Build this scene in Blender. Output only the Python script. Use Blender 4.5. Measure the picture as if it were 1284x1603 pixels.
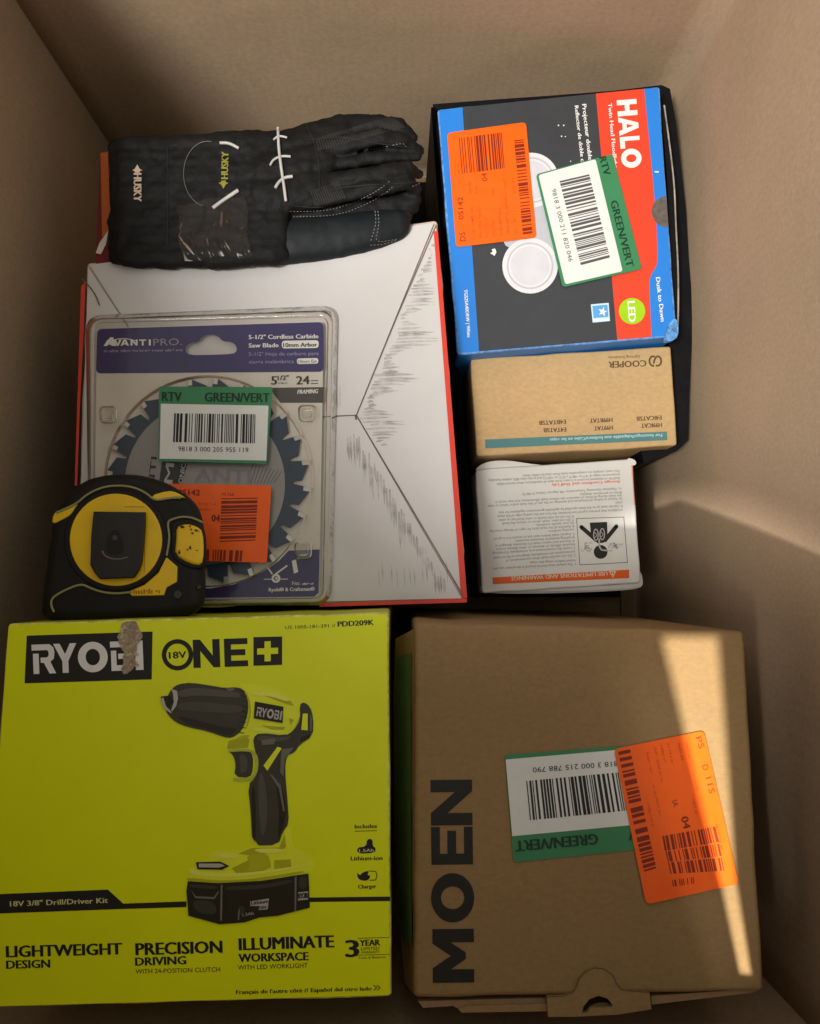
import bpy, bmesh, math, random
from mathutils import Vector, Matrix, noise
from mathutils.geometry import tessellate_polygon
from mathutils.bvhtree import BVHTree

for o in list(bpy.data.objects): bpy.data.objects.remove(o)
SC = bpy.context.scene
COL = SC.collection

# ------------------------------------------------------------------ camera
H = 0.80            # camera height above the bottom of the shipping box (m)
F = 1250.0          # focal length in photograph pixels
CX, CY = 642.0, 801.5
down = Vector((622 - CX, -(917 - CY), -F)).normalized()      # straight down, in camera axes
zc = -down
yc = (Vector((0, 1, 0)) - zc * zc.y).normalized()
xc = yc.cross(zc)
R = Matrix((xc, yc, zc))                                      # camera axes -> world
CAM = Vector((0, 0, H))
cd = bpy.data.cameras.new('camera'); co = bpy.data.objects.new('camera', cd); COL.objects.link(co)
co.matrix_world = Matrix.Translation(CAM) @ R.to_4x4()
cd.sensor_fit = 'VERTICAL'; cd.sensor_height = 36; cd.lens = F / 1603 * 36
cd.clip_start = 0.01; cd.clip_end = 100
SC.camera = co
SC.render.resolution_x, SC.render.resolution_y = 820, 1024

# ------------------------------------------------------------------ light
w = bpy.data.worlds.new('World'); SC.world = w; w.use_nodes = True
bg = w.node_tree.nodes['Background']; bg.inputs[0].default_value = (1.0, 0.965, 0.885, 1); bg.inputs[1].default_value = 0.60
LDIR = Vector((0.42, 0.26, -1)).normalized()
LPOS = Vector((0.05, 0.1, 0.25)) - LDIR * 3.0
ld = bpy.data.lights.new('window_light', 'AREA'); ld.shape = 'DISK'; ld.size = 0.62; ld.energy = 78; ld.color = (1.0, 0.96, 0.91)
lo = bpy.data.objects.new('window_light', ld); COL.objects.link(lo)
lo.location = LPOS; lo.rotation_euler = LDIR.to_track_quat('-Z', 'Y').to_euler()
ld2 = bpy.data.lights.new('window_glow', 'AREA'); ld2.shape = 'DISK'; ld2.size = 1.1; ld2.energy = 42; ld2.color = (1.0, 0.96, 0.91)   # the bright pane round it
lo2 = bpy.data.objects.new('window_glow', ld2); COL.objects.link(lo2); lo2.location = LPOS - LDIR * .05; lo2.rotation_euler = lo.rotation_euler
BEAM = (R @ Vector((1112 - CX, -(1262 - CY), -F))).normalized(); BEAM = CAM + BEAM * ((0.35 - CAM.z) / BEAM.z)      # where the strong beam lands
BDIR = (BEAM - LPOS).normalized()
sd = bpy.data.lights.new('sun_beam_lamp', 'SPOT'); sd.energy = 1050; sd.spot_size = math.radians(5.5); sd.spot_blend = .04; sd.shadow_soft_size = .026; sd.color = (1.0, 0.94, 0.85)
so = bpy.data.objects.new('sun_beam_lamp', sd); COL.objects.link(so); so.location = LPOS; so.rotation_euler = BDIR.to_track_quat('-Z', 'Y').to_euler()
SC.view_settings.view_transform = 'Standard'; SC.view_settings.look = 'None'
SC.view_settings.exposure = 0; SC.view_settings.gamma = 1
SC.render.engine = 'CYCLES'
SC.cycles.max_bounces = 8; SC.cycles.transparent_max_bounces = 12

# ------------------------------------------------------------------ helpers
def s2l(c):
    c = c / 255.0
    return c / 12.92 if c <= 0.04045 else ((c + 0.055) / 1.055) ** 2.4
def rgb(r, g, b): return (s2l(r), s2l(g), s2l(b))

MATS = {}
def mat(name, col, rough=0.6, spec=0.3, var=0.06, vscale=60, bump=0.1, bscale=300, dist=0.0004, metal=0.0, fine=None, coat=0.0, bump2=0.0, b2scale=25):
    if name in MATS: return MATS[name]
    m = bpy.data.materials.new(name); m.use_nodes = True
    nt = m.node_tree; n = nt.nodes; l = nt.links
    b = n['Principled BSDF']
    b.inputs['Roughness'].default_value = rough
    b.inputs['Specular IOR Level'].default_value = spec
    b.inputs['Metallic'].default_value = metal
    b.inputs['Coat Weight'].default_value = coat
    b.inputs['Coat Roughness'].default_value = 0.15
    tc = n.new('ShaderNodeTexCoord')
    nz = n.new('ShaderNodeTexNoise'); nz.inputs['Scale'].default_value = vscale; nz.inputs['Detail'].default_value = 5; nz.inputs['Roughness'].default_value = 0.6
    l.new(tc.outputs['Object'], nz.inputs['Vector'])
    rp = n.new('ShaderNodeValToRGB'); l.new(nz.outputs['Fac'], rp.inputs['Fac'])
    rp.color_ramp.elements[0].position = 0.3; rp.color_ramp.elements[1].position = 0.7
    rp.color_ramp.elements[0].color = tuple(c * (1 - var) for c in col) + (1,)
    rp.color_ramp.elements[1].color = tuple(min(1, c * (1 + var)) for c in col) + (1,)
    l.new(rp.outputs['Color'], b.inputs['Base Color'])
    prev = None
    if bump > 0:
        n2 = n.new('ShaderNodeTexNoise'); n2.inputs['Scale'].default_value = bscale; n2.inputs['Detail'].default_value = 4
        l.new(tc.outputs['Object'], n2.inputs['Vector'])
        bp = n.new('ShaderNodeBump'); bp.inputs['Strength'].default_value = bump; bp.inputs['Distance'].default_value = dist
        l.new(n2.outputs['Fac'], bp.inputs['Height']); prev = bp
        if bump2 > 0:
            n3 = n.new('ShaderNodeTexNoise'); n3.inputs['Scale'].default_value = b2scale; n3.inputs['Detail'].default_value = 2
            l.new(tc.outputs['Object'], n3.inputs['Vector'])
            bp2 = n.new('ShaderNodeBump'); bp2.inputs['Strength'].default_value = bump2; bp2.inputs['Distance'].default_value = 0.004
            l.new(n3.outputs['Fac'], bp2.inputs['Height']); l.new(bp.outputs['Normal'], bp2.inputs['Normal']); prev = bp2
        l.new(prev.outputs['Normal'], b.inputs['Normal'])
    MATS[name] = m; return m

def kraft(name, col, flute=0.0, axis='X', blotch=0.10, rough=0.8, bump=0.12, wave=0.0):
    """brown corrugated board: fibres, blotches and faint flute lines"""
    if name in MATS: return MATS[name]
    m = bpy.data.materials.new(name); m.use_nodes = True
    nt = m.node_tree; n = nt.nodes; l = nt.links; b = n['Principled BSDF']
    b.inputs['Roughness'].default_value = rough; b.inputs['Specular IOR Level'].default_value = 0.25
    tc = n.new('ShaderNodeTexCoord')
    big = n.new('ShaderNodeTexNoise'); big.inputs['Scale'].default_value = 9; big.inputs['Detail'].default_value = 3
    l.new(tc.outputs['Object'], big.inputs['Vector'])
    r1 = n.new('ShaderNodeValToRGB'); l.new(big.outputs['Fac'], r1.inputs['Fac'])
    r1.color_ramp.elements[0].position = 0.32; r1.color_ramp.elements[1].position = 0.68
    r1.color_ramp.elements[0].color = (col[0] * (1 - blotch), col[1] * (1 - blotch * 0.7), col[2] * (1 - blotch * 0.9), 1)
    r1.color_ramp.elements[1].color = (col[0] * (1 + blotch * .7), col[1] * (1 + blotch * .4), col[2] * (1 + blotch * .5), 1)
    # fibres, stretched noise
    mp = n.new('ShaderNodeMapping'); mp.inputs['Scale'].default_value = (1, 1.5, 1.2)
    l.new(tc.outputs['Object'], mp.inputs['Vector'])
    fb = n.new('ShaderNodeTexNoise'); fb.inputs['Scale'].default_value = 260; fb.inputs['Detail'].default_value = 6; fb.inputs['Roughness'].default_value = 0.7
    l.new(mp.outputs['Vector'], fb.inputs['Vector'])
    r2 = n.new('ShaderNodeValToRGB'); l.new(fb.outputs['Fac'], r2.inputs['Fac'])
    r2.color_ramp.elements[0].position = 0.3; r2.color_ramp.elements[1].position = 0.72
    r2.color_ramp.elements[0].color = (0.86, 0.85, 0.84, 1); r2.color_ramp.elements[1].color = (1.08, 1.08, 1.08, 1)
    mx = n.new('ShaderNodeMix'); mx.data_type = 'RGBA'; mx.blend_type = 'MULTIPLY'; mx.inputs[0].default_value = 1
    l.new(r1.outputs['Color'], mx.inputs[6]); l.new(r2.outputs['Color'], mx.inputs[7])
    l.new(mx.outputs[2], b.inputs['Base Color'])
    bp = n.new('ShaderNodeBump'); bp.inputs['Strength'].default_value = bump; bp.inputs['Distance'].default_value = 0.0005
    l.new(fb.outputs['Fac'], bp.inputs['Height'])
    last = bp
    if flute > 0:
        wv = n.new('ShaderNodeTexWave'); wv.bands_direction = axis; wv.inputs['Scale'].default_value = 44; wv.inputs['Distortion'].default_value = 0.6; wv.inputs['Detail Scale'].default_value = 3
        l.new(tc.outputs['Object'], wv.inputs['Vector'])
        b2 = n.new('ShaderNodeBump'); b2.inputs['Strength'].default_value = flute; b2.inputs['Distance'].default_value = 0.0006
        l.new(wv.outputs['Fac'], b2.inputs['Height']); l.new(bp.outputs['Normal'], b2.inputs['Normal']); last = b2
    if wave > 0:
        n3 = n.new('ShaderNodeTexNoise'); n3.inputs['Scale'].default_value = 14; n3.inputs['Detail'].default_value = 2
        l.new(tc.outputs['Object'], n3.inputs['Vector'])
        b3 = n.new('ShaderNodeBump'); b3.inputs['Strength'].default_value = wave; b3.inputs['Distance'].default_value = 0.006
        l.new(n3.outputs['Fac'], b3.inputs['Height']); l.new(last.outputs['Normal'], b3.inputs['Normal']); last = b3
    l.new(last.outputs['Normal'], b.inputs['Normal'])
    MATS[name] = m; return m

def clear_mat(name, tint=(0.97, 0.97, 0.95), gloss=0.06, rough=0.08, bump=0.0, bscale=60, frost=0.0, fres=1.45):
    if name in MATS: return MATS[name]
    m = bpy.data.materials.new(name); m.use_nodes = True
    nt = m.node_tree; n = nt.nodes; l = nt.links; n.remove(n['Principled BSDF']); out = n['Material Output']
    tr = n.new('ShaderNodeBsdfTransparent'); tr.inputs[0].default_value = tint + (1,)
    gl = n.new('ShaderNodeBsdfGlossy'); gl.inputs['Roughness'].default_value = rough
    fr = n.new('ShaderNodeFresnel'); fr.inputs['IOR'].default_value = fres
    ad = n.new('ShaderNodeMath'); ad.operation = 'ADD'; ad.inputs[1].default_value = gloss; ad.use_clamp = True
    l.new(fr.outputs[0], ad.inputs[0])
    mx = n.new('ShaderNodeMixShader'); l.new(ad.outputs[0], mx.inputs[0]); l.new(tr.outputs[0], mx.inputs[1]); l.new(gl.outputs[0], mx.inputs[2])
    last = mx
    if frost > 0:
        df = n.new('ShaderNodeBsdfDiffuse'); df.inputs[0].default_value = (0.62, 0.58, 0.52, 1)
        m2 = n.new('ShaderNodeMixShader'); m2.inputs[0].default_value = frost
        l.new(mx.outputs[0], m2.inputs[1]); l.new(df.outputs[0], m2.inputs[2]); last = m2
    if bump > 0:
        tc = n.new('ShaderNodeTexCoord'); nz = n.new('ShaderNodeTexNoise'); nz.inputs['Scale'].default_value = bscale; nz.inputs['Detail'].default_value = 3
        l.new(tc.outputs['Object'], nz.inputs['Vector'])
        bp = n.new('ShaderNodeBump'); bp.inputs['Strength'].default_value = bump; bp.inputs['Distance'].default_value = 0.003
        l.new(nz.outputs['Fac'], bp.inputs['Height']); l.new(bp.outputs['Normal'], gl.inputs['Normal']); l.new(bp.outputs['Normal'], fr.inputs['Normal'])
    l.new(last.outputs[0], out.inputs['Surface'])
    MATS[name] = m; return m

def ray(u, v): return (R.transposed() @ Vector((u - CX, -(v - CY), -F))).normalized()
R = Matrix((xc, yc, zc))   # rows are world axes written in camera axes, so R @ cam = world
co.matrix_world = Matrix.Translation(CAM) @ R.to_4x4()
def ray(u, v): return (R @ Vector((u - CX, -(v - CY), -F))).normalized()
def at(u, v, z):
    d = ray(u, v); return CAM + d * ((z - CAM.z) / d.z)

class Plane:
    def __init__(s, a, b, c):
        s.o = a; n = (b - a).cross(c - a).normalized()
        s.n = n if n.z > 0 else -n
    def p(s, u, v, lift=0.0):
        d = ray(u, v); o = s.o + s.n * lift
        return CAM + d * ((o - CAM).dot(s.n) / d.dot(s.n))
def plane_px(*pz): return Plane(*[at(*q) for q in pz])

class Surf:                       # drapes prints and stitches over a modelled surface
    def __init__(s, ob, fallback):
        s.t = BVHTree.FromPolygons([ob.matrix_world @ v.co for v in ob.data.vertices], [list(p.vertices) for p in ob.data.polygons]); s.f = fallback
    def p(s, u, v, lift=0.0):
        d = ray(u, v); h = s.t.ray_cast(CAM, d)
        return (h[0] - d * lift) if h[0] is not None else s.f.p(u, v, lift)

def link(o, parent=None):
    COL.objects.link(o)
    if parent:
        o.parent = parent; o.matrix_parent_inverse = Matrix.Translation(-parent.location)
    return o
class M:
    def __init__(s): s.v = []; s.f = []; s.m = []; s.s = []
    def poly(s, pts, holes=(), mi=0):
        loops = [list(pts)] + [list(h) for h in holes]
        flat = [p for lp in loops for p in lp]; b = len(s.v); s.v += [Vector(p) for p in flat]
        if not holes and len(flat) == 4 : s.f.append([b, b + 1, b + 2, b + 3]); s.m.append(mi); s.s.append(False); return
        for t in tessellate_polygon([[Vector(p) for p in lp] for lp in loops]):
            s.f.append([b + i for i in t]); s.m.append(mi); s.s.append(False)
    def slab(s, pts, down, holes=(), mi=0):
        s.poly(pts, holes, mi)
        for lp in [pts] + list(holes):
            b = len(s.v); k = len(lp)
            s.v += [Vector(p) for p in lp] + [Vector(p) - down for p in lp]
            for i in range(k):
                j = (i + 1) % k; s.f.append([b + i, b + j, b + k + j, b + k + i]); s.m.append(mi); s.s.append(False)
    def tube(s, pts, r, seg=8, mi=0, taper=None):
        b = len(s.v); k = len(pts)
        for i, p in enumerate(pts):
            t = (pts[min(i + 1, k - 1)] - pts[max(i - 1, 0)]).normalized()
            a = t.cross(Vector((0, 0, 1)));  a = a.normalized() if a.length > 1e-6 else Vector((1, 0, 0)); c = t.cross(a)
            rr = r * (taper[i] if taper else 1)
            for q in range(seg):
                an = 2 * math.pi * q / seg; s.v.append(p + a * (rr * math.cos(an)) + c * (rr * math.sin(an)))
        for i in range(k - 1):
            for q in range(seg):
                s.f.append([b + i * seg + q, b + i * seg + (q + 1) % seg, b + (i + 1) * seg + (q + 1) % seg, b + (i + 1) * seg + q]); s.m.append(mi); s.s.append(True)
        for e in (0, k - 1):
            s.f.append([b + e * seg + q for q in range(seg)]); s.m.append(mi); s.s.append(False)
    def build(s, name, mats, parent=None, up=True):
        me = bpy.data.meshes.new(name)
        me.from_pydata([tuple(v) for v in s.v], [], s.f)
        for i, p in enumerate(me.polygons): p.material_index = s.m[i]; p.use_smooth = s.s[i]
        for m_ in (mats if isinstance(mats, (list, tuple)) else [mats]): me.materials.append(m_)
        me.update()
        return link(bpy.data.objects.new(name, me), parent)

def thing(name, label, cat, loc, group=None):
    o = bpy.data.objects.new(name, None); o.empty_display_size = 0.02; COL.objects.link(o)
    o.location = loc; o['label'] = label; o['category'] = cat
    if group: o['group'] = group
    return o

# ---- drawing in the plane of a face
def lerp(a, b, t): return (a[0] + (b[0] - a[0]) * t, a[1] + (b[1] - a[1]) * t)
class Q:                           # four corners of a printed block: TL, TR, BR, BL
    def __init__(s, *c): s.c = c
    def __call__(s, x, y): return lerp(lerp(s.c[0], s.c[1], x), lerp(s.c[3], s.c[2], x), y)
def rquad(c, r, seg=5):
    out = []
    for i in range(4):
        p, a, b = c[i], c[i - 1], c[(i + 1) % 4]
        la = math.dist(p, a); lb = math.dist(p, b)
        p0 = lerp(p, a, r / la); p1 = lerp(p, b, r / lb)
        for k in range(seg + 1):
            t = k / seg; out.append(lerp(lerp(p0, p, t), lerp(p, p1, t), t))
    return out
def circ(c, rx, ry=None, n=40, a0=0, a1=360):
    ry = ry or rx; full = (a1 - a0) >= 360
    return [(c[0] + rx * math.cos(math.radians(a0 + (a1 - a0) * i / (n if full else n - 1))), c[1] + ry * math.sin(math.radians(a0 + (a1 - a0) * i / (n if full else n - 1)))) for i in range(n)]
def sp(pts, it=2, closed=True):    # rounds a traced outline
    for _ in range(it):
        o = []; k = len(pts)
        for i in range(k if closed else k - 1):
            a, b = pts[i], pts[(i + 1) % k]; o += [lerp(a, b, .25), lerp(a, b, .75)]
        if not closed: o = [pts[0]] + o + [pts[-1]]
        pts = o
    return pts
def P(S, pts, lift=0.0): return [S.p(u, v, lift) for u, v in pts]
def line(pts, w):                  # outline of a line of width w
    L, Rr = [], []
    for i, p in enumerate(pts):
        a = pts[max(i - 1, 0)]; b = pts[min(i + 1, len(pts) - 1)]
        dx, dy = b[0] - a[0], b[1] - a[1]; k = math.hypot(dx, dy) or 1
        ww = w[i] if isinstance(w, (list, tuple)) else w
        L.append((p[0] - dy / k * ww / 2, p[1] + dx / k * ww / 2)); Rr.append((p[0] + dy / k * ww / 2, p[1] - dx / k * ww / 2))
    return L + Rr[::-1]
def stroke(m, S, pts, w, lift, mi=0):
    for i in range(len(pts) - 1):
        m.poly(P(S, line([pts[i], pts[i + 1]], w), lift), mi=mi)

GC = {}
def glyphs(txt, bold, shear=0.0):
    k = (txt, bold, shear)
    if k in GC: return GC[k]
    cu = bpy.data.curves.new('t', 'FONT'); cu.body = txt; cu.resolution_u = 2; cu.offset = bold; cu.size = 1; cu.shear = shear
    o = bpy.data.objects.new('t', cu); COL.objects.link(o)
    dg = bpy.context.evaluated_depsgraph_get(); me = o.evaluated_get(dg).to_mesh()
    vs = [v.co.copy() for v in me.vertices]; fs = [list(p.vertices) for p in me.polygons]
    o.evaluated_get(dg).to_mesh_clear(); bpy.data.objects.remove(o)
    x0 = min(v.x for v in vs); x1 = max(v.x for v in vs)
    GC[k] = ([((v.x - x0) / (x1 - x0), v.y / 0.729) for v in vs], fs)
    return GC[k]
def text(m, S, txt, p0, p1, h, lift, bold=0.0, shear=0.0, mi=0):
    # heavy weights are struck twice, a hair apart and one over the other
    vs, fs = glyphs(txt, 0.0, shear)
    dx, dy = p1[0] - p0[0], p1[1] - p0[1]; k = math.hypot(dx, dy); ux, uy = dy / k * h, -dx / k * h
    off = (0,) if bold < .009 else ((-.045, 0, .045) if bold < .025 else (-.06, -.02, .02, .06))
    for n_, o_ in enumerate(off):
        b = len(m.v); ex, ey = dx / k * o_ * h, dy / k * o_ * h
        for x, y in vs:
            m.v.append(S.p(p0[0] + dx * x + ux * y + ex, p0[1] + dy * x + uy * y + ey, lift + .00003 * n_))
        for f in fs: m.f.append([b + i for i in f]); m.m.append(mi); m.s.append(False)
GL = {
 'M': [[(0,0),(0,1),(.27,1),(.5,.56),(.73,1),(1,1),(1,0),(.75,0),(.75,.56),(.56,.2),(.44,.2),(.25,.56),(.25,0)]],
 'N': [[(0,0),(0,1),(.27,1),(.73,.42),(.73,1),(1,1),(1,0),(.75,0),(.27,.6),(.27,0)]],
 'E': [[(0,0),(0,1),(1,1),(1,.79),(.29,.79),(.29,.61),(.9,.61),(.9,.4),(.29,.4),(.29,.21),(1,.21),(1,0)]],
 'H': [[(0,0),(0,1),(.31,1),(.31,.62),(.69,.62),(.69,1),(1,1),(1,0),(.69,0),(.69,.38),(.31,.38),(.31,0)]],
 'A': [[(0,0),(.36,1),(.64,1),(1,0),(.74,0),(.68,.19),(.32,.19),(.26,0)], [(.39,.4),(.61,.4),(.5,.74)]],
 'L': [[(0,0),(0,1),(.36,1),(.36,.24),(1,.24),(1,0)]],
 'R1': [[(-.03,1),(.78,1),(.96,.88),(1,.72),(.96,.5),(.8,.4),(1.04,0),(.74,0),(.5,.37),(.36,.37),(.36,.55),(.66,.55),(.73,.62),(.73,.74),(.66,.8),(-.03,.8)]],
 'R2': [[(.02,0),(.02,.69),(.28,.69),(.28,0)]],
 'Y': [[(0,1),(.28,1),(.5,.64),(.72,1),(1,1),(.63,.4),(.63,0),(.37,0),(.37,.4)]],
 'B': [[(-.03,1),(.82,1),(.96,.9),(.97,.62),(.86,.52),(1,.42),(1,.12),(.86,0),(0,0),(0,.69),(.27,.69),(.27,.19),(.68,.19),(.73,.25),(.73,.34),(.68,.4),(.36,.4),(.36,.58),(.66,.58),(.7,.64),(.7,.74),(.66,.8),(-.03,.8)]],
 'I': [[(0,0),(0,1),(1,1),(1,0)]],
 'T': [[(0,1),(1,1),(1,.78),(.63,.78),(.63,0),(.37,0),(.37,.78),(0,.78)]],
 'V': [[(0,1),(.28,1),(.5,.32),(.72,1),(1,1),(.62,0),(.38,0)]],
}
def ring(n=36, t=(.30, .26)):
    return [[(.5 + .5 * math.cos(2 * math.pi * i / n), .5 + .52 * math.sin(2 * math.pi * i / n)) for i in range(n)],
            [(.5 + (.5 - t[0]) * math.cos(2 * math.pi * i / n), .5 + (.52 - t[1]) * math.sin(2 * math.pi * i / n)) for i in range(n)]]
def word(m, S, items, p0, p1, h, lift, mi=0):
    """items: (glyph, start, end) with fractions along p0->p1"""
    dx, dy = p1[0] - p0[0], p1[1] - p0[1]; k = math.hypot(dx, dy); ux, uy = dy / k * h, -dx / k * h
    for g, a, b in items:
        lp = ring(t=g[1]) if isinstance(g, tuple) else GL[g]
        T = [[(p0[0] + dx * (a + (b - a) * x) + ux * y, p0[1] + dy * (a + (b - a) * x) + uy * y) for x, y in q] for q in lp]
        m.poly(P(S, T[0], lift), [P(S, q, lift) for q in T[1:]], mi)
RYOBI = [('R1', 0, .20), ('R2', 0, .20), ('Y', .19, .40), (('O', (.26, .24)), .41, .68), ('B', .71, .89), ('I', .93, 1.0)]
def barcode(m, S, q, n, lift, vert=False, seed=1, mi=0, dens=0.5):
    """bars run across the q block; vert=True stacks them from top to bottom"""
    rd = random.Random(seed); x = 0; tot = n
    while x < tot:
        wd = rd.choice((1, 1, 1, 2, 2, 3)); wd = min(wd, tot - x); a, b = x / tot, (x + wd) / tot
        c = [q(a, 0), q(b, 0), q(b, 1), q(a, 1)] if not vert else [q(0, a), q(1, a), q(1, b), q(0, b)]
        m.poly(P(S, c, lift), mi=mi)
        x += wd + rd.choice((1, 1, 1, 2, 2, 3))
def micro(m, S, p0, p1, h, lift, seed=0, mi=0, fill=0.6):
    """print too small to read: uneven strokes in word groups"""
    rd = random.Random(seed * 7 + int(p0[0] * 3)); dx, dy = p1[0] - p0[0], p1[1] - p0[1]; k = math.hypot(dx, dy); ex, ey = dx / k, dy / k; ux, uy = ey, -ex
    x = 0.0; left = rd.randint(3, 8)
    while x < k:
        wd = h * rd.uniform(.25, .5); lo_ = rd.choice((0, 0, 0, .35)) * h; hi = h * rd.choice((.7, .7, 1.0, .75))
        def q(a, b): return (p0[0] + ex * a + ux * b, p0[1] + ey * a + uy * b)
        m.poly(P(S, [q(x, lo_), q(min(x + wd, k), lo_), q(min(x + wd, k), hi), q(x, hi)], lift), mi=mi)
        x += wd + h * .22; left -= 1
        if left == 0: x += h * .5; left = rd.randint(2, 8)

# ---- solids from an outline lying on a plane
def dense(c, per=14, cr=0.0):
    """outline of a box top with slightly rounded corners, densified so it can be worn"""
    pts = rquad(c, cr, 3) if cr > 0 else list(c); out = []
    for i, p in enumerate(pts):
        q = pts[(i + 1) % len(pts)]; k = max(1, int(math.dist(p, q) / 600 * per))
        for j in range(k): out.append(lerp(p, q, j / k))
    return out
def solid(name, S, outline, zb, mats, parent, ch=0.0012, jit=0.0005, segs=3, sidefn=None, seed=0, top_mi=0, lift=0.0, smooth=False, shrink=0.0):
    """outline (pixels on plane S) -> closed solid down to height zb (or depth if negative), rounded top edge"""
    top = [S.p(u, v, lift) for u, v in outline]; k = len(top); n = S.n
    ex = (n.cross(Vector((0, 1, 0)))).normalized(); ey = n.cross(ex)
    t2 = [((p - top[0]).dot(ex), (p - top[0]).dot(ey)) for p in top]
    area = sum(t2[i][0] * t2[(i + 1) % k][1] - t2[(i + 1) % k][0] * t2[i][1] for i in range(k)); sg = 1 if area > 0 else -1
    nor = []
    for i in range(k):
        a, b = t2[i - 1], t2[(i + 1) % k]; dx, dy = b[0] - a[0], b[1] - a[1]; L = math.hypot(dx, dy) or 1
        nor.append((ex * (dy / L) - ey * (dx / L)) * sg)
    top = [p + nor[i] * (jit * noise.noise(p * 45 + Vector((seed, 0, 0)))) for i, p in enumerate(top)]
    m = M(); rings = []
    for s in range(segs + 1):
        a = math.pi / 2 * s / segs
        rings.append([p - nor[i] * (ch * (1 - math.sin(a))) - n * (ch * (1 - math.cos(a))) for i, p in enumerate(top)])
    if zb >= 0: rings.append([Vector((p.x, p.y, zb)) for p in rings[-1]])
    else: rings.append([p + n * zb - nor[i] * shrink for i, p in enumerate(rings[-1])])
    m.poly(rings[0], mi=top_mi); b0 = len(m.v)
    for r in rings: m.v += r
    for s in range(len(rings) - 1):
        for i in range(k):
            j = (i + 1) % k; m.f.append([b0 + s * k + i, b0 + s * k + j, b0 + (s + 1) * k + j, b0 + (s + 1) * k + i])
            mi = top_mi
            if s == len(rings) - 2 and sidefn: mi = sidefn(nor[i])
            m.m.append(mi); m.s.append(s < len(rings) - 2 or smooth)
    if zb < 0: m.poly(rings[-1][::-1], mi=top_mi)
    ob = m.build(name, mats, parent)
    bm = bmesh.new(); bm.from_mesh(ob.data); bmesh.ops.remove_doubles(bm, verts=bm.verts, dist=1e-6); bmesh.ops.recalc_face_normals(bm, faces=bm.faces); bm.to_mesh(ob.data); bm.free()
    return ob
def sticker(S, c, r, mats, parent, lift, th=0.00025, name='sticker', label=None):
    m = M(); pts = P(S, rquad(c, r), lift); m.slab(pts, S.n * th); o = m.build(name, mats, parent)
    if label: o['label'] = label
    return o

# ------------------------------------------------------------------ colours
BLACKINK = mat('black_ink', (0.018, 0.018, 0.016), rough=.45, bump=0)
DARKINK = mat('dark_print_ink', (0.03, 0.028, 0.02), rough=.6, bump=0)
WHITEINK = mat('white_ink', (0.80, 0.80, 0.78), rough=.45, bump=0)
GREYINK = mat('grey_ink', (0.30, 0.29, 0.28), rough=.6, bump=0)
SOFTINK = mat('soft_grey_print', (0.18, 0.17, 0.16), rough=.6, bump=0)
ORANGE = mat('fluorescent_orange_label', (0.95, 0.125, 0.004), rough=.42, spec=.35, var=.03, bump=.05, bump2=.35, b2scale=55)
ORINK = mat('print_on_orange_label', (0.22, 0.022, 0.008), rough=.5, bump=0)
ORFAINT = mat('faint_print_on_orange_label', (0.68, 0.085, 0.004), rough=.5, bump=0)
GREEN = mat('green_label', (0.045, 0.23, 0.10), rough=.4, spec=.35, var=.03, bump=.05)
GREENINK = mat('print_on_green_label', (0.012, 0.045, 0.022), rough=.5, bump=0)
LABELWHITE = mat('white_label', (0.74, 0.76, 0.73), rough=.42, spec=.35, var=.02, bump=.05, bump2=.3, b2scale=50)

# ================================================================== THE SHIPPING BOX
fc = at(974, 281, 0); X1 = fc.x; Y1 = fc.y; X0 = at(204, 281, 0).x; Y0 = -0.252; RIM = 0.47
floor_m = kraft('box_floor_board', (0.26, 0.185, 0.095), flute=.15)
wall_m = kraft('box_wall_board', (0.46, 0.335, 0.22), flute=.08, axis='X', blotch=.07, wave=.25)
wall_my = kraft('box_wall_board_side', (0.45, 0.33, 0.22), flute=.08, axis='Y', blotch=.07, wave=.25)
edge_m = kraft('board_cut_edge', (0.36, 0.25, 0.14), flute=.6)
g = M(); g.poly([Vector((-3, -3, -.03)), Vector((3, -3, -.03)), Vector((3, 3, -.03)), Vector((-3, 3, -.03))])
gr = g.build('ground', mat('concrete_ground', (0.25, 0.24, 0.22), rough=.9)); gr['kind'] = 'structure'; gr['label'] = 'grey ground under the large box'
BOX = thing('shipping_box', 'large open brown cardboard box holding all the other goods', 'box', ((X0 + X1) / 2, (Y0 + Y1) / 2, 0))
T = 0.005
def panel(name, a, b, h0, h1, inward, m_, bow=0.0, seed=0):
    """standing board from a to b (xy), between two heights, thickness away from the inside, softly uneven"""
    ax, ay = a; bx, by = b; nx, nz_ = 28, 20; g = M(); nrm = Vector((inward[0], inward[1], 0))
    def pt(i, j, off):
        u, v = i / nx, j / nz_
        p = Vector((ax + (bx - ax) * u, ay + (by - ay) * u, h0 + (h1 - h0) * v))
        d = bow * math.sin(math.pi * u) * math.sin(math.pi * min(1, v)) + 0.0015 * noise.noise(p * 9 + Vector((seed, 3, 0))) * math.sin(math.pi * u)
        return p + nrm * (d - off)
    for off in (0, T):
        b0 = len(g.v)
        for j in range(nz_ + 1):
            for i in range(nx + 1): g.v.append(pt(i, j, off))
        for j in range(nz_):
            for i in range(nx):
                q = b0 + j * (nx + 1) + i; g.f.append([q, q + 1, q + nx + 2, q + nx + 1]); g.m.append(0); g.s.append(True)
    N = (nx + 1) * (nz_ + 1); top = [(nz_) * (nx + 1) + i for i in range(nx + 1)]
    for e in (top, list(range(nx + 1)), [j * (nx + 1) for j in range(nz_ + 1)], [j * (nx + 1) + nx for j in range(nz_ + 1)]):
        for i in range(len(e) - 1): g.f.append([e[i], e[i + 1], e[i + 1] + N, e[i] + N]); g.m.append(1); g.s.append(False)
    return g.build(name, [m_, edge_m], BOX)
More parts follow.
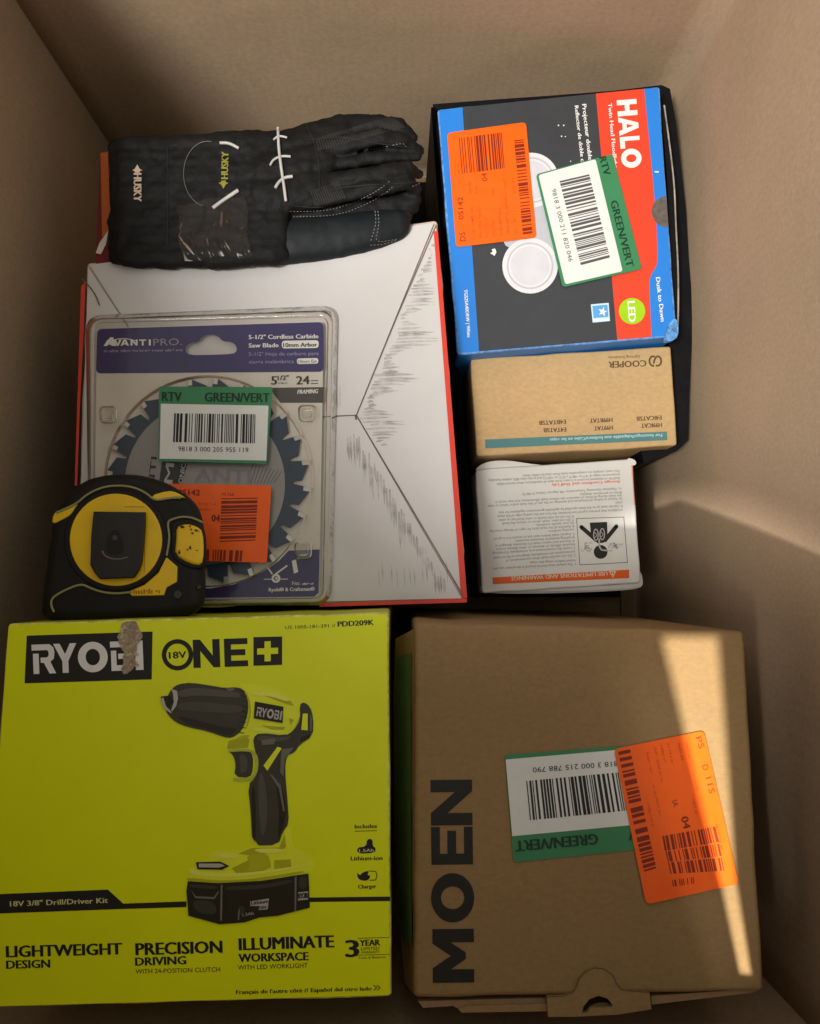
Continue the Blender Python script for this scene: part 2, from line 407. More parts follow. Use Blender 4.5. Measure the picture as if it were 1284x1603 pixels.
def flat(name, x0, x1, y0, y1, z, m_, th=0.004):
    g = M(); g.slab([Vector((x0, y0, z)), Vector((x1, y0, z)), Vector((x1, y1, z)), Vector((x0, y1, z))], Vector((0, 0, th))); return g.build(name, m_, BOX)
my = (Y0 + Y1) / 2
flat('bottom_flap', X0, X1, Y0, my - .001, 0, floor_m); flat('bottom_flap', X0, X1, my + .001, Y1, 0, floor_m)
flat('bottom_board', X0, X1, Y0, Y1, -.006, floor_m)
panel('back_wall', (X0, Y1), (X1, Y1), 0, RIM, (0, -1), wall_m, bow=-.003, seed=1)
panel('front_wall', (X0, Y0), (X1, Y0), 0, RIM, (0, 1), wall_m, seed=2)
panel('left_wall', (X0, Y0), (X0, Y1), 0, RIM, (1, 0), wall_my, bow=-.002, seed=3)
panel('right_wall', (X1, Y0), (X1, Y1), 0, RIM, (-1, 0), wall_my, bow=-.002, seed=4)

# unseen top flaps, added and shaped to throw shade over the left and front
def throw(pt, plane_o, plane_n):
    d = (LPOS - pt).normalized(); t = (plane_o - pt).dot(plane_n) / d.dot(plane_n); return pt + d * t
def flap(pts, nrm, name='added_shade_flap', holes=()):
    g = M(); g.slab(pts, nrm * .004, holes); return g.build(name, wall_m, BOX)
# added left flap: top edge cut to the shade line across the white carton
lo_, ln = Vector((X0 - .002, 0, 0)), Vector((1, 0, 0))
edge = [throw(at(*q), lo_, ln) for q in [(60, 330, .21), (150, 380, .22), (330, 430, .23), (520, 478, .235), (590, 560, .24), (640, 690, .25), (720, 748, .255)]]
LEFT_EDGE = edge
# added front flap leaning in, with a slot cut for the light stripe
fo = Vector((0, Y0, RIM)); fdir = Vector((0, .175, .26)).normalized(); fn = Vector((0, -fdir.z, fdir.y)).normalized()
f_edge = [throw(at(*q), fo, fn) for q in [(640, 690, .25), (700, 738, .255), (760, 786, .17), (1000, 822, .17), (1060, 785, .15), (1284, 885, .38)]]
slot = [throw(at(*q), fo, fn) for q in [(1038, 997, .335), (1126, 997, .335), (1138, 1147, .344), (1156, 1390, .356), (1180, 1536, .364), (1161, 1534, .364), (1132, 1390, .356), (1073, 1147, .344)]]
def fz(p): return fo + fdir * ((p - fo).dot(fdir)) + Vector((p.x, 0, 0))
xr = max(p.x for p in f_edge) + .03
fl = [Vector((X0 - .35, Y0, RIM)), Vector((X1, Y0, RIM)), Vector((X1, Y0, RIM)) + fdir * .28] + [fz(p) for p in sorted(f_edge, key=lambda p: -p.x)] + [Vector((X0 - .35, 0, 0)) + (fo + fdir * .34)]
flap(fl, fn, holes=[[fz(p) for p in slot]])
lf = [Vector((X0 - .002, Y0 - .2, RIM)), Vector((X0 - .002, .235, RIM)), Vector((X0 - .002, .225, RIM + .03))] + [p for p in edge if p.z > RIM + .03 and p.y < .22] + [Vector((X0 - .002, Y0 - .2, max(p.z for p in edge) + .02))]
flap(lf, Vector((1, 0, 0)))
#print('FLAPS', [tuple(round(c, 3) for c in p) for p in edge], [tuple(round(c, 3) for c in p) for p in f_edge], [tuple(round(c, 3) for c in p) for p in slot])
#print('BOXDIM', X0, X1, Y0, Y1)

# ================================================================== LIME DRILL BOX
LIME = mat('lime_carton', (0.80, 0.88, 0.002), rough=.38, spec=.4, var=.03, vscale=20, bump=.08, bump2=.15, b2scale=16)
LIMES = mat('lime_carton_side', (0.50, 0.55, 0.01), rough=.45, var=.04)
LIMEDARK = mat('drill_lime_print', (0.82, 0.90, 0.03), rough=.4, bump=0)
LIMEDK2 = mat('drill_dark_lime_print', (0.46, 0.48, 0.01), rough=.4, bump=0)
DRILLBLK = mat('drill_charcoal_print', (0.055, 0.052, 0.035), rough=.4, bump=0, var=.1)
DRILLBLK2 = mat('drill_black_print', (0.022, 0.022, 0.012), rough=.4, bump=0)
DRILLGRY = mat('drill_grey_print', (0.17, 0.165, 0.13), rough=.4, bump=0)
DRILLLT = mat('drill_light_grey_print', (0.48, 0.47, 0.42), rough=.4, bump=0)
SR = plane_px((12, 976, .345), (608, 960, .345), (612, 1560, .372))
ryc = [(11, 975), (608, 958), (613, 1561), (-32, 1579)]
c0 = SR.p(300, 1270)
RB = thing('drill_kit_box', 'lime green power drill box with a drill pictured on its lid', 'box', (c0.x, c0.y, .008))
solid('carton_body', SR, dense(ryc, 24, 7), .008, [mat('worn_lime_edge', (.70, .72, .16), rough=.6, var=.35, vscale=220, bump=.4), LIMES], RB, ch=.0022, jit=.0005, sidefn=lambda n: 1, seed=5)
L1, L2, L3, L4, L5 = .00025, .0004, .0006, .0008, .001
a = lambda x, y: (x / 2.071, 950 + y / 2.071)
b = lambda x, y: (x / 2.071, 1280 + y / 2.071)
k = lambda x, y: (230 + x / 3.91, 1050 + y / 3.91)
m = M(); m.poly(P(SR, rquad([(14, 978.5), (605.5, 961.5), (610, 1557.5), (-29, 1576)], 4), .0001)); m.build('lid_print', LIME, RB)
m = M(); m.poly(P(SR, [(42, 995), (239, 988.6), (237.6, 1063.5), (38.6, 1069.7)], L1)); m.build('logo_block', BLACKINK, RB)
m = M(); word(m, SR, RYOBI, a(108, 218), a(466, 204), 46, L2); m.build('logo_lettering', WHITEINK, RB)
# ONE+
m = M()
m.poly(P(SR, circ((278, 1025), 24.5), L1), [P(SR, circ((278, 1025), 17.5), L1)])
word(m, SR, [('N', 0, .49), ('E', .57, 1)], a(628, 198), a(805, 192), 44, L1)
m.poly(P(SR, [a(822, 98), a(915, 96), a(915, 188), a(822, 191)], L1))
text(m, SR, '18V', a(549, 168), a(604, 165), 11, L1, .012)
m.build('logo_lettering', BLACKINK, RB)
m = M(); pc = [a(858, 112), a(878, 111), a(878, 133), a(902, 132), a(902, 152), a(878, 153), a(878, 176), a(858, 177), a(858, 154), a(834, 155), a(834, 135), a(858, 134)]
m.poly(P(SR, pc, L2)); m.build('plus_sign', LIME, RB)
# torn paper
TORN = mat('torn_paper', (0.38, 0.31, 0.21), rough=.95, var=.35, vscale=420, bump=.9, bscale=900, dist=.001)
rd = random.Random(4)
tp = sp([a(*q) for q in [(392, 60), (408, 48), (438, 44), (448, 66), (462, 84), (458, 108), (440, 122), (446, 140), (432, 156), (440, 182), (426, 206), (404, 222), (392, 206), (402, 186), (396, 168), (406, 150), (392, 134), (384, 108), (380, 96), (394, 78)]], 1)
tp = [(x + rd.uniform(-1, 1), y + rd.uniform(-1, 1)) for x, y in tp]
m = M(); m.slab(P(SR, tp, .0009), SR.n * .0008); m.build('torn_patch', TORN, RB)
m = M()
for i in range(26):
    q = a(rd.uniform(392, 448), rd.uniform(55, 205)); r_ = rd.uniform(1.2, 3.4)
    m.slab(P(SR, [(q[0] + r_ * rd.uniform(.5, 1.2) * math.cos(t), q[1] + r_ * rd.uniform(.5, 1.2) * math.sin(t)) for t in (0, 1, 2.1, 3.1, 4.2, 5.2)], .0013), SR.n * .0005)
m.build('paper_shred', mat('torn_paper_light', (0.55, 0.46, 0.34), rough=.95, var=.2), RB)['kind'] = 'stuff'
m = M()
text(m, SR, 'US 1005-181-391 //', a(925, 72), a(1088, 66), 5.5, L1, .006)
text(m, SR, 'PDD209K', a(1096, 64), a(1212, 58), 8.5, L1, .03)
m.poly(P(SR, [(-24, 1401), (0, 1399.7), (169, 1392.5), (193, 1414.5), (292, 1411), (292, 1420), (190, 1423), (0, 1430), (-24, 1431)], L1))
m.poly(P(SR, [(484, 1405), (611, 1403.5), (611, 1410.5), (484, 1412)], L1))
text(m, SR, 'LIGHTWEIGHT', b(22, 453), b(395, 443), 19, L1, .03)
text(m, SR, 'DESIGN', b(22, 490), b(162, 486), 13.5, L1, .03)
text(m, SR, 'PRECISION', b(442, 446), b(720, 438), 20, L1, .03)
text(m, SR, 'DRIVING', b(440, 480), b(603, 475), 13.5, L1, .03)
text(m, SR, 'WITH 24-POSITION CLUTCH', b(440, 506), b(714, 499), 7.5, L1, .008)
text(m, SR, 'ILLUMINATE', b(777, 430), b(1082, 420), 20, L1, .03)
text(m, SR, 'WORKSPACE', b(775, 468), b(1000, 462), 13.5, L1, .03)
text(m, SR, 'WITH LED WORKLIGHT', b(772, 493), b(998, 486), 7.5, L1, .008)
text(m, SR, '3', b(1123, 452), b(1163, 451), 28, L1, .05)
text(m, SR, 'YEAR', b(1168, 416), b(1232, 414), 10, L1, .03)
text(m, SR, 'LIMITED', b(1171, 430), b(1231, 428), 5, L1)
text(m, SR, 'WARRANTY', b(1171, 441), b(1231, 439), 4, L1)
text(m, SR, 'Tools & Batteries', b(1163, 458), b(1250, 455), 3.6, L1)
for q in ((b(1160, 391), b(1264, 388)), (b(1162, 446), b(1264, 443))): stroke(m, SR, q, .8, L1)
text(m, SR, "Français de l'autre côté // Español del otro lado", b(766, 572), b(1205, 560), 6.5, L1, .012)
for dx in (0, 11): stroke(m, SR, [b(1211 + dx, 543), b(1222 + dx, 551), b(1212 + dx, 560)], 1.3, L1)
text(m, SR, 'Includes', b(1151, 35), b(1222, 33), 6.5, L1, .01); stroke(m, SR, [b(1151, 44), b(1222, 42)], 1, L1)
m.poly(P(SR, sp([b(*q) for q in [(1158, 97), (1188, 93), (1190, 70), (1208, 69), (1209, 93), (1218, 97), (1217, 114), (1160, 117)]], 1), L1))
text(m, SR, 'Lithium-ion', b(1138, 139), b(1240, 137), 6.8, L1, .012)
m.poly(P(SR, sp([b(*q) for q in [(1178, 176), (1198, 172), (1190, 186), (1202, 188), (1194, 204), (1172, 204), (1160, 196), (1158, 176), (1166, 188)]], 1), L1))
stroke(m, SR, [b(1196, 173), b(1218, 174), b(1223, 187), b(1218, 202), b(1198, 203)], 1.2, L1)
text(m, SR, 'Charger', b(1162, 230), b(1220, 228), 6.3, L1, .012)
m.build('lettering', BLACKINK, RB)
m = M(); text(m, SR, '18V 3/8" Drill/Driver Kit', b(33, 288), b(350, 276), 8.6, L2, .02); text(m, SR, '1.5Ah', b(1165, 112), b(1212, 110), 5, L2, .01)
m.build('lettering', mat('pale_lime_ink', (0.66, 0.68, 0.30), bump=0), RB)
# the pictured drill, flat print
def pp(mname, items, lift, name):
    for it in items:
        m = M(); m.poly(P(SR, it, lift)); m.build(name, mname, RB)
halo_pts = [[(560,85),(620,75),(750,98),(955,178),(1000,230),(960,260),(900,365),(840,405),(700,385),(650,410),(640,480),(660,520),(650,640),(530,672),(525,655),(540,560),(500,495),(478,480),(485,420),(530,412),(600,335),(622,210),(600,120)]]
pp(LIMEDARK, [[k(*q) for q in sp(h, 2)] for h in halo_pts], L1, 'drill_housing_print')
foot = [(290,1175),(370,1150),(395,1105),(440,1095),(560,1110),(640,1075),(820,1070),(850,950),(882,955),(890,1080),(960,1110),(1025,1160),(1025,1215),(960,1240),(700,1290),(420,1305),(245,1290)]
pp(LIMEDARK, [[k(*q) for q in sp(foot, 1)]], L1, 'drill_foot_print')
pp(LIMEDK2, [[k(*q) for q in z] for z in ([(560,1120),(640,1085),(810,1082),(845,1000),(852,1080),(800,1110),(640,1130)], [(520,1210),(640,1150),(750,1150),(760,1200),(700,1230),(560,1250)], [(690,125),(880,185),(900,215),(860,205),(700,145)], [(700,335),(850,345),(835,362),(760,358)], [(870,290),(900,300),(880,330)], [(500,430),(600,400),(630,420),(620,470),(490,478)], [(780,1160),(880,1155),(885,1205),(780,1215)])], L2, 'drill_shade_print')
chuck = [(150,112),(190,82),(270,72),(400,92),(480,106),(545,100),(590,112),(618,170),(622,240),(606,310),(575,375),(520,412),(470,406),(380,372),(250,345),(180,318),(130,272),(112,230),(120,170)]
handle = [(650,410),(690,378),(850,398),(900,365),(940,300),(935,210),(960,190),(1000,220),(1020,290),(1016,400),(935,452),(905,500),(855,520),(845,610),(862,800),(870,935),(832,985),(806,1066),(646,1070),(636,860),(618,700),(668,650),(684,560),(660,480)]
trig = [(500,492),(625,488),(650,520),(650,600),(632,655),(535,648),(545,570),(530,520)]
pp(DRILLBLK, [[k(*q) for q in sp(z, 1)] for z in (chuck, handle, trig)], L3, 'drill_chuck_print')
bat = [(250,1288),(430,1300),(700,1286),(960,1245),(990,1242),(998,1450),(900,1475),(800,1500),(690,1510),(600,1540),(445,1552),(330,1520),(255,1500),(242,1350)]
pp(DRILLBLK2, [[k(*q) for q in bat], [k(*q) for q in [(662,188),(836,220),(831,320),(655,291)]], [k(*q) for q in [(300,1172),(450,1168),(505,1195),(460,1218),(310,1215)]], [k(*q) for q in [(85,158),(145,150),(160,190),(130,235),(100,205)]]], L4, 'drill_battery_print')
pp(DRILLGRY, [[k(*q) for q in z] for z in ([(700,425),(790,412),(778,450),(705,455)], [(270,1340),(300,1380),(410,1385),(440,1345),(440,1358),(414,1398),(296,1392)], [(560,1460),(568,1460),(566,1525),(556,1526)], [(905,1262),(917,1260),(914,1470),(904,1472)], [(452,1310),(464,1310),(460,1530),(448,1530)], [(825,480),(900,470),(870,510),(845,540),(838,650),(815,620),(820,540)], [(480,108),(505,125),(530,120),(540,106)], [(170,1195),(171,1195),(171,1196)], [(1000,260),(1012,290),(1008,370),(998,370)], [(750,630),(770,640),(820,700),(845,860),(835,860),(808,720)])], L5, 'drill_highlight_print')
def tone(nm, col, items, lift):
    mt = mat(nm, col, rough=.4, bump=0, var=.02)
    for it in items: m_ = M(); m_.poly(P(SR, [k(*q) for q in sp(it, 2)], lift)); m_.build(nm, mt, RB)
tone('chuck_light_print', (.105, .10, .075), [[(190,120),(300,100),(470,120),(560,130),(590,165),(470,160),(300,150),(190,165)]], L4)
tone('chuck_mid_print', (.078, .074, .055), [[(180,200),(300,185),(470,205),(590,215),(585,255),(470,262),(300,248),(190,240)]], L4)
tone('chuck_dark_print', (.030, .028, .018), [[(170,270),(300,300),(470,350),(560,345),(520,395),(470,392),(380,358),(250,330)]], L4)
tone('grip_light_print', (.095, .092, .068), [[(690,600),(720,660),(740,800),(735,960),(700,1030),(690,900),(680,760)], [(660,420),(700,395),(830,410),(890,395),(860,425),(760,440)], [(560,520),(600,510),(620,560),(610,620),(570,630),(575,570)]], L4)
tone('grip_dark_print', (.022, .021, .014), [[(790,660),(835,720),(850,830),(850,900),(815,1010),(800,1040),(812,900),(800,760)], [(640,720),(660,700),(668,860),(664,1040),(650,1040),(645,860)], [(940,410),(1000,385),(1005,400),(940,440)]], L4)
tone('housing_light_print', (.86, .92, .12), [[(640,130),(760,125),(880,175),(860,190),(740,150),(640,155)], [(640,345),(760,362),(840,372),(840,385),(740,378),(650,366)], [(420,1110),(560,1125),(560,1150),(440,1150)], [(640,1090),(820,1085),(850,1110),(700,1120)], [(260,1200),(300,1225),(420,1245),(640,1235),(960,1190),(1010,1175),(1010,1190),(640,1258),(420,1265),(255,1250)]], L2 + .00005)
tone('housing_shade_print', (.52, .54, .015), [[(600,115),(625,160),(640,230),(630,310),(600,370),(620,300),(628,215),(612,150)], [(955,185),(965,250),(930,330),(890,372),(915,330),(945,260)], [(540,412),(610,390),(640,400),(560,425)], [(245,1262),(420,1285),(640,1276),(960,1222),(960,1238),(640,1292),(420,1302),(245,1288)], [(600,1130),(740,1115),(755,1170),(740,1215),(600,1235),(640,1180)]], L2 + .00005)
tone('battery_light_print', (.050, .050, .035), [[(262,1305),(430,1318),(430,1340),(262,1325)], [(480,1320),(700,1312),(890,1275),(890,1300),(700,1335),(480,1345)], [(600,1440),(600,1480),(560,1500),(560,1440)], [(930,1262),(980,1256),(984,1330),(930,1340)], [(275,1400),(420,1410),(430,1500),(300,1480)]], L4 + .0001)
m = M()
for i in range(9):
    y0 = 118 + i * 32; stroke(m, SR, [k(560 + 20 * math.sin(i * .42), y0), k(600 + 16 * math.sin(i * .42), y0 + 8)], 1.2, L5)
m.build('chuck_grip_print', DRILLBLK2, RB)
pp(DRILLLT, [[k(*q) for q in z] for z in ([(150,112),(185,122),(192,170),(180,215),(155,250),(150,240),(166,190),(160,140)], [(100,160),(85,178),(110,235),(150,262),(150,250),(118,218)], [(318,1180),(450,1180),(480,1194),(440,1205),(318,1203)])], L5 + .0001, 'drill_tip_print')
pp(LIMEDARK, [[k(*q) for q in z] for z in ([(800,465),(826,474),(738,612),(714,580)], [(955,262),(985,262),(985,365),(945,362)])], L5 + .0001, 'drill_accent_print')
m = M(); pts = [k(*q) for q in sp([(500,490),(640,482),(678,530),(672,620),(640,668),(530,665)], 2, False)]
m.poly(P(SR, line(pts, 4), L5)); m.build('trigger_guard_print', mat('bright_lime_print', (0.5, 0.56, 0.08), bump=0), RB)
m = M()
word(m, SR, RYOBI, k(668, 277), k(822, 303), 14.5, L5)
m.poly(P(SR, [k(632, 1412), k(748, 1394), k(742, 1448), k(736, 1462), k(684, 1464), k(690, 1440), k(634, 1440)], L5))
m.poly(P(SR, [k(925, 1357), k(987, 1350), k(987, 1400), k(925, 1406)], L5))
text(m, SR, '1.5Ah', k(588, 1505), k(655, 1492), 5, L5)
m.build('lettering', DRILLLT, RB)
m = M(); text(m, SR, 'Lithium', k(640, 1434), k(744, 1420), 6.0, L5 + .0002, .015); text(m, SR, '18V', k(692, 1460), k(735, 1456), 5.0, L5 + .0002, .01); text(m, SR, 'RYOBI', k(929, 1396), k(985, 1391), 9, L5 + .0002, .015)
m.build('lettering', DRILLBLK2, RB)

# ================================================================== BROWN FAUCET BOX
KRAFT2 = kraft('brown_carton_board', (0.295, 0.19, 0.085), flute=0, blotch=.05, wave=.12)
KEDGE = kraft('brown_carton_edge', (0.30, 0.20, 0.11), flute=.5)
SM = plane_px((650, 975, .335), (1165, 988, .335), (1197, 1553, .365))
c0 = SM.p(920, 1270)
MB_ = thing('brown_faucet_box', 'brown cardboard box with large black lettering and a sunlit stripe on its lid', 'box', (c0.x, c0.y, .008))
solid('carton_body', SM, dense([(650, 974), (1166, 987), (1196, 1552), (648, 1563)], 24, 9), .008, KRAFT2, MB_, ch=.0025, jit=.0009, seed=9)
m = M(); c = lambda x, y: (610 + x / 1.905, 950 + y / 1.905)
word(m, SM, [('M', 0, .265), (('O', (.27, .24)), .297, .54), ('E', .582, .768), ('N', .776, 1)], c(253, 1120), c(246, 515), 65, L1)
m.build('lettering', BLACKINK, MB_)
# lid tongue with its finger hole, front flap layers
s = lambda pts: [c(*q) for q in pts]
tongue = s([(470, 1163), (520, 1160), (545, 1152), (557, 1135), (565, 1110), (585, 1088), (610, 1077), (640, 1080), (665, 1098), (678, 1125), (692, 1141), (720, 1146), (775, 1150), (781, 1200), (680, 1216), (560, 1222), (473, 1223)])
hole = s([(574, 1212), (578, 1192), (596, 1170), (622, 1160), (650, 1168), (666, 1188), (662, 1194), (600, 1196), (588, 1212)])
m = M(); m.slab(P(SM, tongue, .0014), SM.n * .0035, [P(SM, hole, .0014)]); m.build('lid_tongue', KRAFT2, MB_)
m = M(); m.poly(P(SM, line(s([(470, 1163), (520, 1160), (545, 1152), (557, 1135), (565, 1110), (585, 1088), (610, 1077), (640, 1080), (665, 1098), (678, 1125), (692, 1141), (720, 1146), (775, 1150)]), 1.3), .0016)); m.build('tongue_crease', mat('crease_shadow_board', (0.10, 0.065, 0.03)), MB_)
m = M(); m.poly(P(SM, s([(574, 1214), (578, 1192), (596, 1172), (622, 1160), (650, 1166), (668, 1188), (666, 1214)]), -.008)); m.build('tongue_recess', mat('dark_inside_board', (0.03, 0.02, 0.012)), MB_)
m = M(); m.slab(P(SM, sp(s([(590, 1208), (600, 1190), (630, 1180), (655, 1182), (664, 1196), (640, 1204), (600, 1212)]), 1), -.004), SM.n * .002); m.build('inner_flap', KEDGE, MB_)
for nm, pts, lf_ in (('front_flap', [(85, 1176), (468, 1166), (470, 1192), (215, 1204), (190, 1190), (100, 1196)], -.003), ('front_flap', [(780, 1160), (900, 1152), (1060, 1140), (1118, 1128), (1085, 1150), (900, 1172), (782, 1186)], -.003)):
    m = M(); m.slab(P(SM, s(pts), lf_), SM.n * .004); m.build(nm, KEDGE, MB_)
m = M(); m.slab(P(SM, s([(205, 1200), (230, 1190), (470, 1184), (472, 1206), (215, 1210)]), -.001), SM.n * .002); m.build('front_flap', KRAFT2, MB_)
# the bulging left side with its green label, seen beside the lid
top_l = [SM.p(649, v, -.0022) for v in (984, 1100, 1250, 1400, 1558)]
bot_l = [at(u, v, z_) for u, v, z_ in ((619, 1000, .300), (616, 1100, .300), (617, 1250, .302), (622, 1400, .306), (634, 1540, .315))]
m = M()
for i in range(4): m.slab([top_l[i], top_l[i + 1], bot_l[i + 1], bot_l[i]], Vector((-.002, 0, .003)))
m.build('side_panel', KRAFT2, MB_)
def sidept(t_, w_): return top_l[0].lerp(top_l[-1], 0) if False else (lambda i, f: top_l[i].lerp(top_l[i + 1], f).lerp(bot_l[i].lerp(bot_l[i + 1], f), w_) + Vector((-.0004, 0, .0005)))(min(3, int(t_ * 4)), t_ * 4 - min(3, int(t_ * 4)))
m = M()
for i in range(12):
    a0, a1 = .08 + .8 * i / 12, .08 + .8 * (i + 1) / 12; m.poly([sidept(a0, .12), sidept(a1, .12), sidept(a1, .86), sidept(a0, .86)])
m.build('side_label', mat('side_green_label', (0.10, 0.17, 0.07), var=.1), MB_)

# stickers on it
d = lambda x, y: (780 + x / 3.2923, 1130 + y / 3.2923)
gs = sticker(SM, [(790.6, 1181.6), (1000, 1166), (1018, 1328), (804, 1350)], 4, GREEN, MB_, .0006, label='green and white label half under the orange one')
m = M(); m.poly(P(SM, [(791.8, 1189), (995, 1171.5), (1006, 1290), (802, 1309)], .0008)); m.build('label_field', LABELWHITE, gs)
m = M(); barcode(m, SM, Q((824, 1222.6), (985, 1207.5), (996, 1267.5), (830, 1284)), 105, .001, seed=3)
text(m, SM, '9818 3 000 215 788 790', (974, 1190.8), (834, 1201.4), 8.5, .001); m.build('barcode', BLACKINK, gs)
m = M(); text(m, SM, 'GREEN/VERT', (935.5, 1305), (807, 1316.5), 17.5, .001, .01); text(m, SM, 'RTV', (1012, 1297), (984, 1300), 17, .001, .01); m.build('lettering', GREENINK, gs)
os_ = sticker(SM, [(961, 1172.5), (1102, 1143.7), (1156.6, 1383.6), (1012, 1416)], 9, ORANGE, MB_, .0014, label='orange barcode label crossed by the sunlit stripe')
m = M()
barcode(m, SM, Q((967.7, 1177), (986.5, 1173), (1027.5, 1359), (1008.4, 1364.5)), 74, .0016, True, 11)
barcode(m, SM, Q((1037, 1309), (1120, 1294), (1126, 1318), (1041, 1332)), 56, .0016, False, 12)
barcode(m, SM, Q((1042, 1333), (1126, 1321), (1130, 1340), (1046, 1349)), 52, .0016, False, 13)
barcode(m, SM, Q((1046, 1350), (1130, 1343), (1134, 1363), (1050, 1368)), 54, .0016, False, 14)
barcode(m, SM, Q((1052, 1378), (1086, 1373), (1087, 1383), (1054, 1388)), 22, .0016, False, 15)
text(m, SM, 'PS', (1089, 1155), (1095, 1173), 9.5, .0016); text(m, SM, 'D', (1099, 1199), (1101.5, 1207), 9.5, .0016); text(m, SM, '11S', (1104.5, 1218), (1111, 1243), 9.5, .0016)
text(m, SM, '04', (1066, 1280), (1070.5, 1298), 12, .0016, .02); text(m, SM, 'IA', (1052, 1254), (1054.5, 1264), 9, .0016)
m.build('barcode', ORINK, os_)
m = M()
for i, (x0, y0, L) in enumerate([(762, 160, 110), (800, 130, 180), (795, 330, 160), (835, 120, 90), (870, 110, 110), (925, 110, 90), (965, 110, 80), (1000, 400, 90), (765, 420, 120), (1120, 530, 130), (1010, 300, 60)]):
    micro(m, SM, d(x0, y0), d(x0 + L * .22, y0 + L), 4.2, .0016, seed=i)
m.build('lettering', ORFAINT, os_)

# ================================================================== WHITE CARTON
CWHITE = mat('white_carton', (0.62, 0.605, 0.60), rough=.5, spec=.3, var=.04, vscale=12, bump=.15, bscale=160, bump2=.25, b2scale=14)
CRED = mat('red_carton_print', (0.70, 0.06, 0.035), rough=.5, var=.05)
SC_ = plane_px((683, 346, .222), (727, 938, .262), (118, 955, .262))
c0 = SC_.p(420, 660)
WC = thing('white_carton', 'scuffed white carton with red edges under the saw blade and gloves', 'box', (c0.x, c0.y, .008))
wq = [(136, 411), (684, 345), (731, 938), (117, 957)]
solid('carton_body', SC_, dense(wq, 26, 6), .008, [mat('carton_worn_edge', (.62, .5, .45), rough=.7, var=.15), mat('shade_dark_carton_side', (.02, .018, .02))], WC, ch=.0018, jit=.0018, sidefn=lambda n: 1, seed=17, lift=-.0012)  # sides coloured near-black to stand in for the shaded gap
ctr, ctl = (558, 650), (300, 665)
def inset(pts, dd):
    cx = sum(p[0] for p in pts) / len(pts); cy = sum(p[1] for p in pts) / len(pts)
    return [(p[0] + (cx - p[0]) / math.dist(p, (cx, cy)) * dd, p[1] + (cy - p[1]) / math.dist(p, (cx, cy)) * dd) for p in pts]
for nm, pts, lf_ in (('top_panel', [(139, 414), (680, 349), ctr, ctl], .0009), ('right_panel', [(683, 351), (726, 933), ctr], .0006), ('bottom_panel', [(724, 937), (122, 951), ctl, ctr], .0008), ('left_panel', [(121, 948), (138, 417), ctl], .0005)):
    m = M(); m.slab(P(SC_, inset(pts, .9), lf_), SC_.n * .0014); m.build(nm, CWHITE, WC)
for q in ([(679, 362), (685.5, 361), (731.5, 936), (722, 936)], [(722, 937), (731, 937), (731, 943), (500, 950), (500, 944.5)], [(127, 448), (134, 441), (131, 520), (125, 640), (121, 760), (117, 760)]):
    m = M(); m.poly(P(SC_, q, .0011)); m.build('red_border', CRED, WC)
SEAMD = mat('dark_seam_line', (0.13, 0.11, 0.09))  # dark lines along the panel joints
for q in (line([(683, 352), (620, 500), (558, 650)], 1.3), line([(558, 650), (640, 788), (726, 934)], 1.3), line([(500, 653), (530, 651), (558, 650)], 1.6), line([(557, 649), (557.5, 657)], 3), line(sp([(128, 436), (140, 448), (150, 462), (156, 478)], 1, False), 2)):
    m = M(); m.poly(P(SC_, q, .0013)); m.build('seam', SEAMD, WC)
# scuffs
SCUFF = bpy.data.materials.new('scuff_marks'); SCUFF.use_nodes = True
nt = SCUFF.node_tree; bs = nt.nodes['Principled BSDF']; bs.inputs['Base Color'].default_value = (.34, .32, .30, 1); bs.inputs['Roughness'].default_value = .8
tc = nt.nodes.new('ShaderNodeTexCoord'); nz = nt.nodes.new('ShaderNodeTexNoise'); nz.inputs['Scale'].default_value = 130; nz.inputs['Detail'].default_value = 6
rp = nt.nodes.new('ShaderNodeValToRGB'); rp.color_ramp.elements[0].position = .24; rp.color_ramp.elements[1].position = .66; rp.color_ramp.elements[1].color = (.46, .46, .46, 1)
nt.links.new(tc.outputs['Object'], nz.inputs['Vector']); nt.links.new(nz.outputs['Fac'], rp.inputs['Fac']); nt.links.new(rp.outputs['Color'], bs.inputs['Alpha'])
m = M(); rd = random.Random(8)
def seam_r(y): return 683 + (558 - 683) * (y - 352) / (650 - 352) if y < 650 else 558 + (726 - 558) * (y - 650) / (934 - 650)
for i in range(62):                     # short bars running across the right panel from the upper seam
    y = 385 + i * 5.2 + rd.uniform(-1, 1); x = seam_r(y) + rd.uniform(2, 14)
    if y > 700: break
    L = (36 + 26 * math.sin(i * .5)) * rd.uniform(.6, 1.25) * (1.0 if y > 460 else .9); wv = rd.uniform(3.0, 5.0) * (1.25 if 560 < y < 640 else 1)
    x1_ = min(x + L, 672 + (y - 352) * .075)
    m.poly(P(SC_, line([(x, y), ((x + x1_) / 2, y - rd.uniform(.5, 2.5)), (x1_, y - rd.uniform(0, 3))], [wv * .6, wv, .6]), .0015))
for i in range(40):                     # bars running down the bottom panel along the lower seam
    x = 544 + i * 4.7 + rd.uniform(-1, 1); y = 670 + (x - 558) * 1.66 + rd.uniform(6, 22)
    if x < 562: y = 678 + rd.uniform(0, 12)
    L = rd.uniform(26, 60) if x < 640 else rd.uniform(20, 48); wv = rd.uniform(3.2, 5.2); y1_ = min(y + L, 930)
    if y > 920: break
    m.poly(P(SC_, line([(x, y), (x + 1, (y + y1_) / 2), (x + rd.uniform(0, 4), y1_)], [wv * .5, wv, .4]), .0015))
for i in range(12):
    x = 590 + i * 10 + rd.uniform(-3, 3); y = 890 + rd.uniform(-12, 8); m.poly(P(SC_, line([(x, y), (x + 1, y + 14), (x + 2, y + 30)], [.4, rd.uniform(1.2, 2.6), .4]), .0015))
